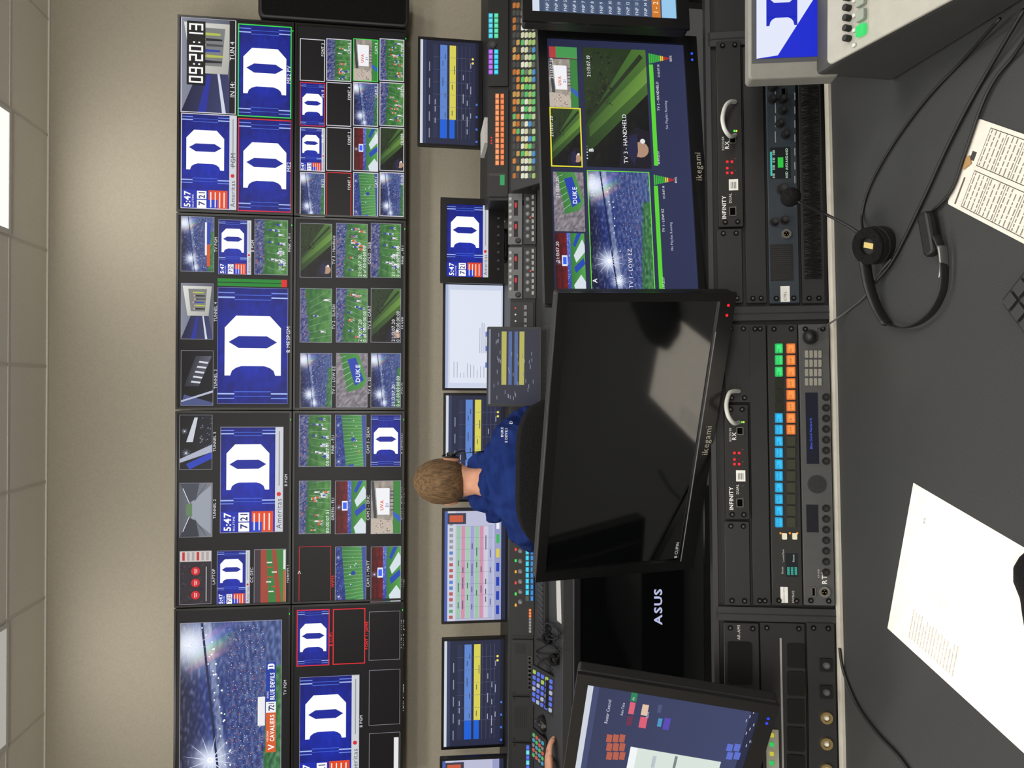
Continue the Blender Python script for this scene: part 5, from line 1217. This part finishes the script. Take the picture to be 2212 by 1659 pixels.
    if hood:
        nb_ = Vector(J['nb'])+Vector((0, -.012, .022)); m = MB(); P = []
        for i in range(15):
            a = 2*math.pi*i/14; P.append(nb_+Vector((.078*math.cos(a), .074*math.sin(a), -.008+.020*math.sin(a)+.008*math.sin(3*a))))
        m.tube(P, .032, (24, 50, 140), 16, sm=6)
        P = []
        for i in range(11):
            a = math.pi+math.pi*i/10; P.append(nb_+Vector((.112*math.cos(a), .105*math.sin(a)-.01, -.042+.020*math.sin(a))))
        m.tube(P, .034, (24, 50, 140), 16, sm=6)
        P = []
        for i in range(11):
            a = math.pi+math.pi*i/10; P.append(nb_+Vector((.105*math.cos(a)+.01, .125*math.sin(a)-.02, -.078+.035*math.sin(a))))
        m.tube(P, .032, (24, 50, 140), 16, sm=6)
        m.ball(nb_+Vector((.01, -.125, -.115)), (.090, .050, .065), (24, 50, 140), 30, 20)
        for v in m.V:
            k = .014*noise.noise(Vector((v.x*16, v.y*16, v.z*40)))+.007*noise.noise(Vector((v.x*50, v.y*50, v.z*60))); v += Vector((0, -k, k))
        m.build('hood', body, [M_SHIRT])
    tn = ['pel', 'hR', 'kR', 'aR', 'hL', 'kL', 'aL']; ti = {n: i for i, n in enumerate(tn)}
    merge([skin([J[n] for n in tn], [(ti[a], ti[b]) for a, b in (('pel', 'hR'), ('hR', 'kR'), ('kR', 'aR'), ('pel', 'hL'), ('hL', 'kL'), ('kL', 'aL'))], [.14, .1, .072, .055, .1, .072, .055], 0, 2)], 'trousers', M_TROUS, body)
    for s in ('R', 'L'):
        a = Vector(J['a'+s]); t = Vector(J['t'+s]); c = (a+t)/2; m = MB(); m.ball((c.x, c.y, .002), (.05, .14, .085), (30, 30, 32), 18, 8, v1=math.pi/2); m.build('shoe', body, [MP])
    def hf(d): return 1+.022*noise.noise(d*6)+.008*noise.noise(d*17)
    m = MB(); nu, nv = 40, 24; c = hm+Vector((0, 0, .004))-fd_*.004
    vs = []
    for j in range(nv+1):
        for i in range(nu):
            ph = 2*math.pi*i/nu
            d2 = Vector((math.cos(ph), math.sin(ph), 0)); fr_ = d2.dot(fd_)
            lim = math.radians(132 if fr_ < -.1 else (132-(fr_+.1)*78))
            th = lim*j/nv; d = Vector((math.sin(th)*d2.x, math.sin(th)*d2.y, math.cos(th))); k = hf(d)*(1-.10*(j/nv)**3)
            loc = sd*d.dot(sd)*.086+fd_*d.dot(fd_)*.108+Vector((0, 0, d.z*.113)); vs.append(c+loc*k)
    fs = [(j*nu+i, (j+1)*nu+i, (j+1)*nu+(i+1) % nu, j*nu+(i+1) % nu) for j in range(nv) for i in range(nu)]
    m.add(vs, fs, (90, 66, 44), 0, True); m.build('hair', body, [M_HAIR])
    return body, bv, hm, fd_, sd
J = dict(pel=(-.33, 2.50, .60), sp=(-.33, 2.51, .76), ch=(-.335, 2.57, .92), uc=(-.345, 2.67, 1.040), nb=(-.352, 2.77, 1.145), nk=(-.355, 2.80, 1.18), hl=(-.357, 2.83, 1.225), hm=(-.357, 2.85, 1.290), ht=(-.357, 2.85, 1.335),
         sR=(-.180, 2.69, 1.055), eR=(-.12, 2.86, .945), wR=(-.17, 3.03, .895), sL=(-.505, 2.68, 1.015), eL=(-.575, 2.85, .935), wL=(-.52, 3.03, .895),
         hR=(-.24, 2.58, .56), kR=(-.20, 3.02, .56), aR=(-.20, 3.00, .12), tR=(-.20, 3.12, .05), hL=(-.44, 2.58, .56), kL=(-.48, 3.02, .56), aL=(-.48, 3.00, .12), tL=(-.48, 3.12, .05),
         face=(.14, 1, 0), hdR=(-.1, 1, -.03), hdL=(.1, 1, -.03))
body, bv, hm, fdir, sd = person((-.34, 2.7, 0), J, 'person in royal blue hooded top seated facing away, wearing earpiece', ((-1, 0, 0), (1, 0, 0)), hood=True)
def drape(bv, body, items):
    m = MB()
    for st, px, py, h, bold in items:
        V, Fs, w = text_geo(st, h, bold)
        o = at_y(px, py, 2.58); vs = []
        for x, y in V:
            P_ = Vector((o.x+x, 2.58, o.z+y)); dr = (P_-CAM).normalized()
            hit = bv.ray_cast(CAM, dr)
            vs.append((hit[0]-dr*.003) if hit[0] is not None else P_)
        m.add(vs, Fs, (206, 210, 220))
    m.build('shirt_lettering', body, [MPR])
drape(bv, body, [('DUKE', 1087, 944, .0080, 1), ('E DEVILS', 1096, 956, .0080, 1), ('D', 1107, 916, .010, 1)])
e = thing('earpiece_headset', hm+sd*.09, 'small black earpiece with boom microphone and cord', 'headset')
f = Fr(hm+sd*.092+Vector((0, 0, -.02)), fdir, (0, 0, 1)); m = MB(); m.cyl(f, 0, 0, .017, -.002, .012, (18, 18, 19), 20); m.build('ear_cup', e, [MP])
m = MB(); m.tube([hm+sd*.098+Vector((0, 0, .0)), hm+sd*.096-fdir*.018+Vector((0, 0, .012)), hm+sd*.094-fdir*.025+Vector((0, 0, -.02)), hm+sd*.092-fdir*.015+Vector((0, 0, -.045))], .003, (18, 18, 19), 8, sm=5); m.build('ear_hook', e, [MP])
m = MB(); m.tube([hm+sd*.1+Vector((0, 0, -.03)), hm+sd*.10+fdir*.05+Vector((0, 0, -.07)), hm+sd*.05+fdir*.12+Vector((0, 0, -.085))], .0022, (18, 18, 19), 8); m.build('microphone_boom', e, [MP])
m = MB(); m.tube([hm+sd*.1+Vector((0, 0, -.04)), hm+sd*.11-fdir*.02+Vector((0, 0, -.09)), hm+sd*.11+Vector((0, 0, -.14))], .0018, (18, 18, 19), 6); m.build('cord', e, [MP])
J2 = dict(pel=(-1.98, 2.26, .60), sp=(-1.98, 2.27, .76), ch=(-1.98, 2.33, .94), uc=(-1.98, 2.40, 1.06), nb=(-1.98, 2.46, 1.17), nk=(-1.98, 2.49, 1.22), hl=(-1.98, 2.51, 1.27), hm=(-1.98, 2.52, 1.335), ht=(-1.98, 2.52, 1.385),
         sR=(-1.80, 2.42, 1.05), eR=(-1.66, 2.64, .93), wR=(-1.47, 2.83, .895), sL=(-2.16, 2.42, 1.05), eL=(-2.22, 2.64, .93), wL=(-2.16, 2.90, .895),
         hR=(-1.88, 2.34, .56), kR=(-1.86, 2.76, .56), aR=(-1.86, 2.74, .12), tR=(-1.86, 2.86, .05), hL=(-2.08, 2.34, .56), kL=(-2.12, 2.76, .56), aL=(-2.12, 2.74, .12), tL=(-2.12, 2.86, .05),
         face=(.2, 1, 0), hdR=(.75, .62, -.05), hdL=(.1, 1, -.05))
person((-1.98, 2.5, 0), J2, 'person seated at front desk reaching one hand toward a keypad', ((-.6, .7, 0), (1, 0, 0)))
def chair(x, y, lb, wd=.25, zt=.485):
    e = thing('office_chair', (x, y+.2, 0), lb, 'chair', 'office chairs')
    nx, nz = 14, 12
    m = MB(); vs = []
    for lay in (0, 1):
        for j in range(nz+1):
            for i in range(nx+1):
                u = i/nx*2-1; v = j/nz; wj = wd*(1-.10*abs(v-.5)**2*2); ext = max(0, v-.72)/.28; ext2 = max(0, .2-v)/.2
                wj *= math.sqrt(max(0.0, 1-(ext*.62)**3)) * (1-.15*ext2)
                z = .60+v*zt-.045*abs(u)**4*(1 if v > .5 else -1)
                yy = y-.03+.03*lay+.055*(u*u)-.02*math.sin(v*math.pi)+(-.022 if lay == 0 else .022)
                vs.append(Vector((x+u*wj, yy, z)))
    n1 = (nx+1)*(nz+1); fs = []
    for j in range(nz):
        for i in range(nx):
            a = j*(nx+1)+i; fs.append((a, a+1, a+nx+2, a+nx+1)); fs.append((n1+a, n1+a+nx+1, n1+a+nx+2, n1+a+1))
    bd = [i for i in range(nx+1)]+[j*(nx+1)+nx for j in range(1, nz+1)]+[nz*(nx+1)+i for i in range(nx-1, -1, -1)]+[j*(nx+1) for j in range(nz-1, 0, -1)]
    for k in range(len(bd)): a, b = bd[k], bd[(k+1) % len(bd)]; fs.append((a, n1+a, n1+b, b))
    m.add(vs, fs, (18, 18, 19), 0, True); m.build('backrest', e, [M_BLKF], bevel=.006)
    g = Fr((x, y+.26, .37), (1, 0, 0), (0, 1, 0)); m = MB(); m.rbox(g, -.24, -.24, 0, .24, .24, .075, .06, (18, 18, 19)); m.build('seat', e, [M_BLKF], bevel=.015)
    m = MB(); m.tube([(x, y+.1, .38), (x, y-.06, .41), (x, y-.09, .62), (x, y-.085, .75)], .018, (24, 24, 26), 10); m.build('back_support', e, [MP])
    m = MB(); m.cyl(WF, x, y+.26, .025, .12, .37, (40, 40, 42), 16); m.build('gas_lift', e, [MPM])
    m = MB()
    for k in range(5):
        a = k*2*math.pi/5+.3; m.tube([(x, y+.26, .12), (x+.15*math.cos(a), y+.26+.15*math.sin(a), .10), (x+.29*math.cos(a), y+.26+.29*math.sin(a), .075)], .02, (26, 26, 28), 8)
    m.build('star_base', e, [MP])
    for k in range(5):
        a = k*2*math.pi/5+.3; f2 = Fr((x+.29*math.cos(a), y+.26+.29*math.sin(a), .028), (0, 1, 0), (0, 0, 1)); m = MB(); m.cyl(f2, 0, 0, .027, -.02, .02, (20, 20, 21), 16); m.build('caster', e, [MP])
chair(-.27, 2.27, 'black office chair with rounded fabric backrest behind seated person', .24, .512)
chair(-1.98, 2.02, 'black office chair with rounded backrest at front desk')

w = bpy.data.worlds.new('world'); SC.world = w; w.use_nodes = True
w.node_tree.nodes['Background'].inputs[0].default_value = (.5, .5, .5, 1); w.node_tree.nodes['Background'].inputs[1].default_value = .05
for ob in list(bpy.data.objects):
    if '_o' in ob: del ob['_o']
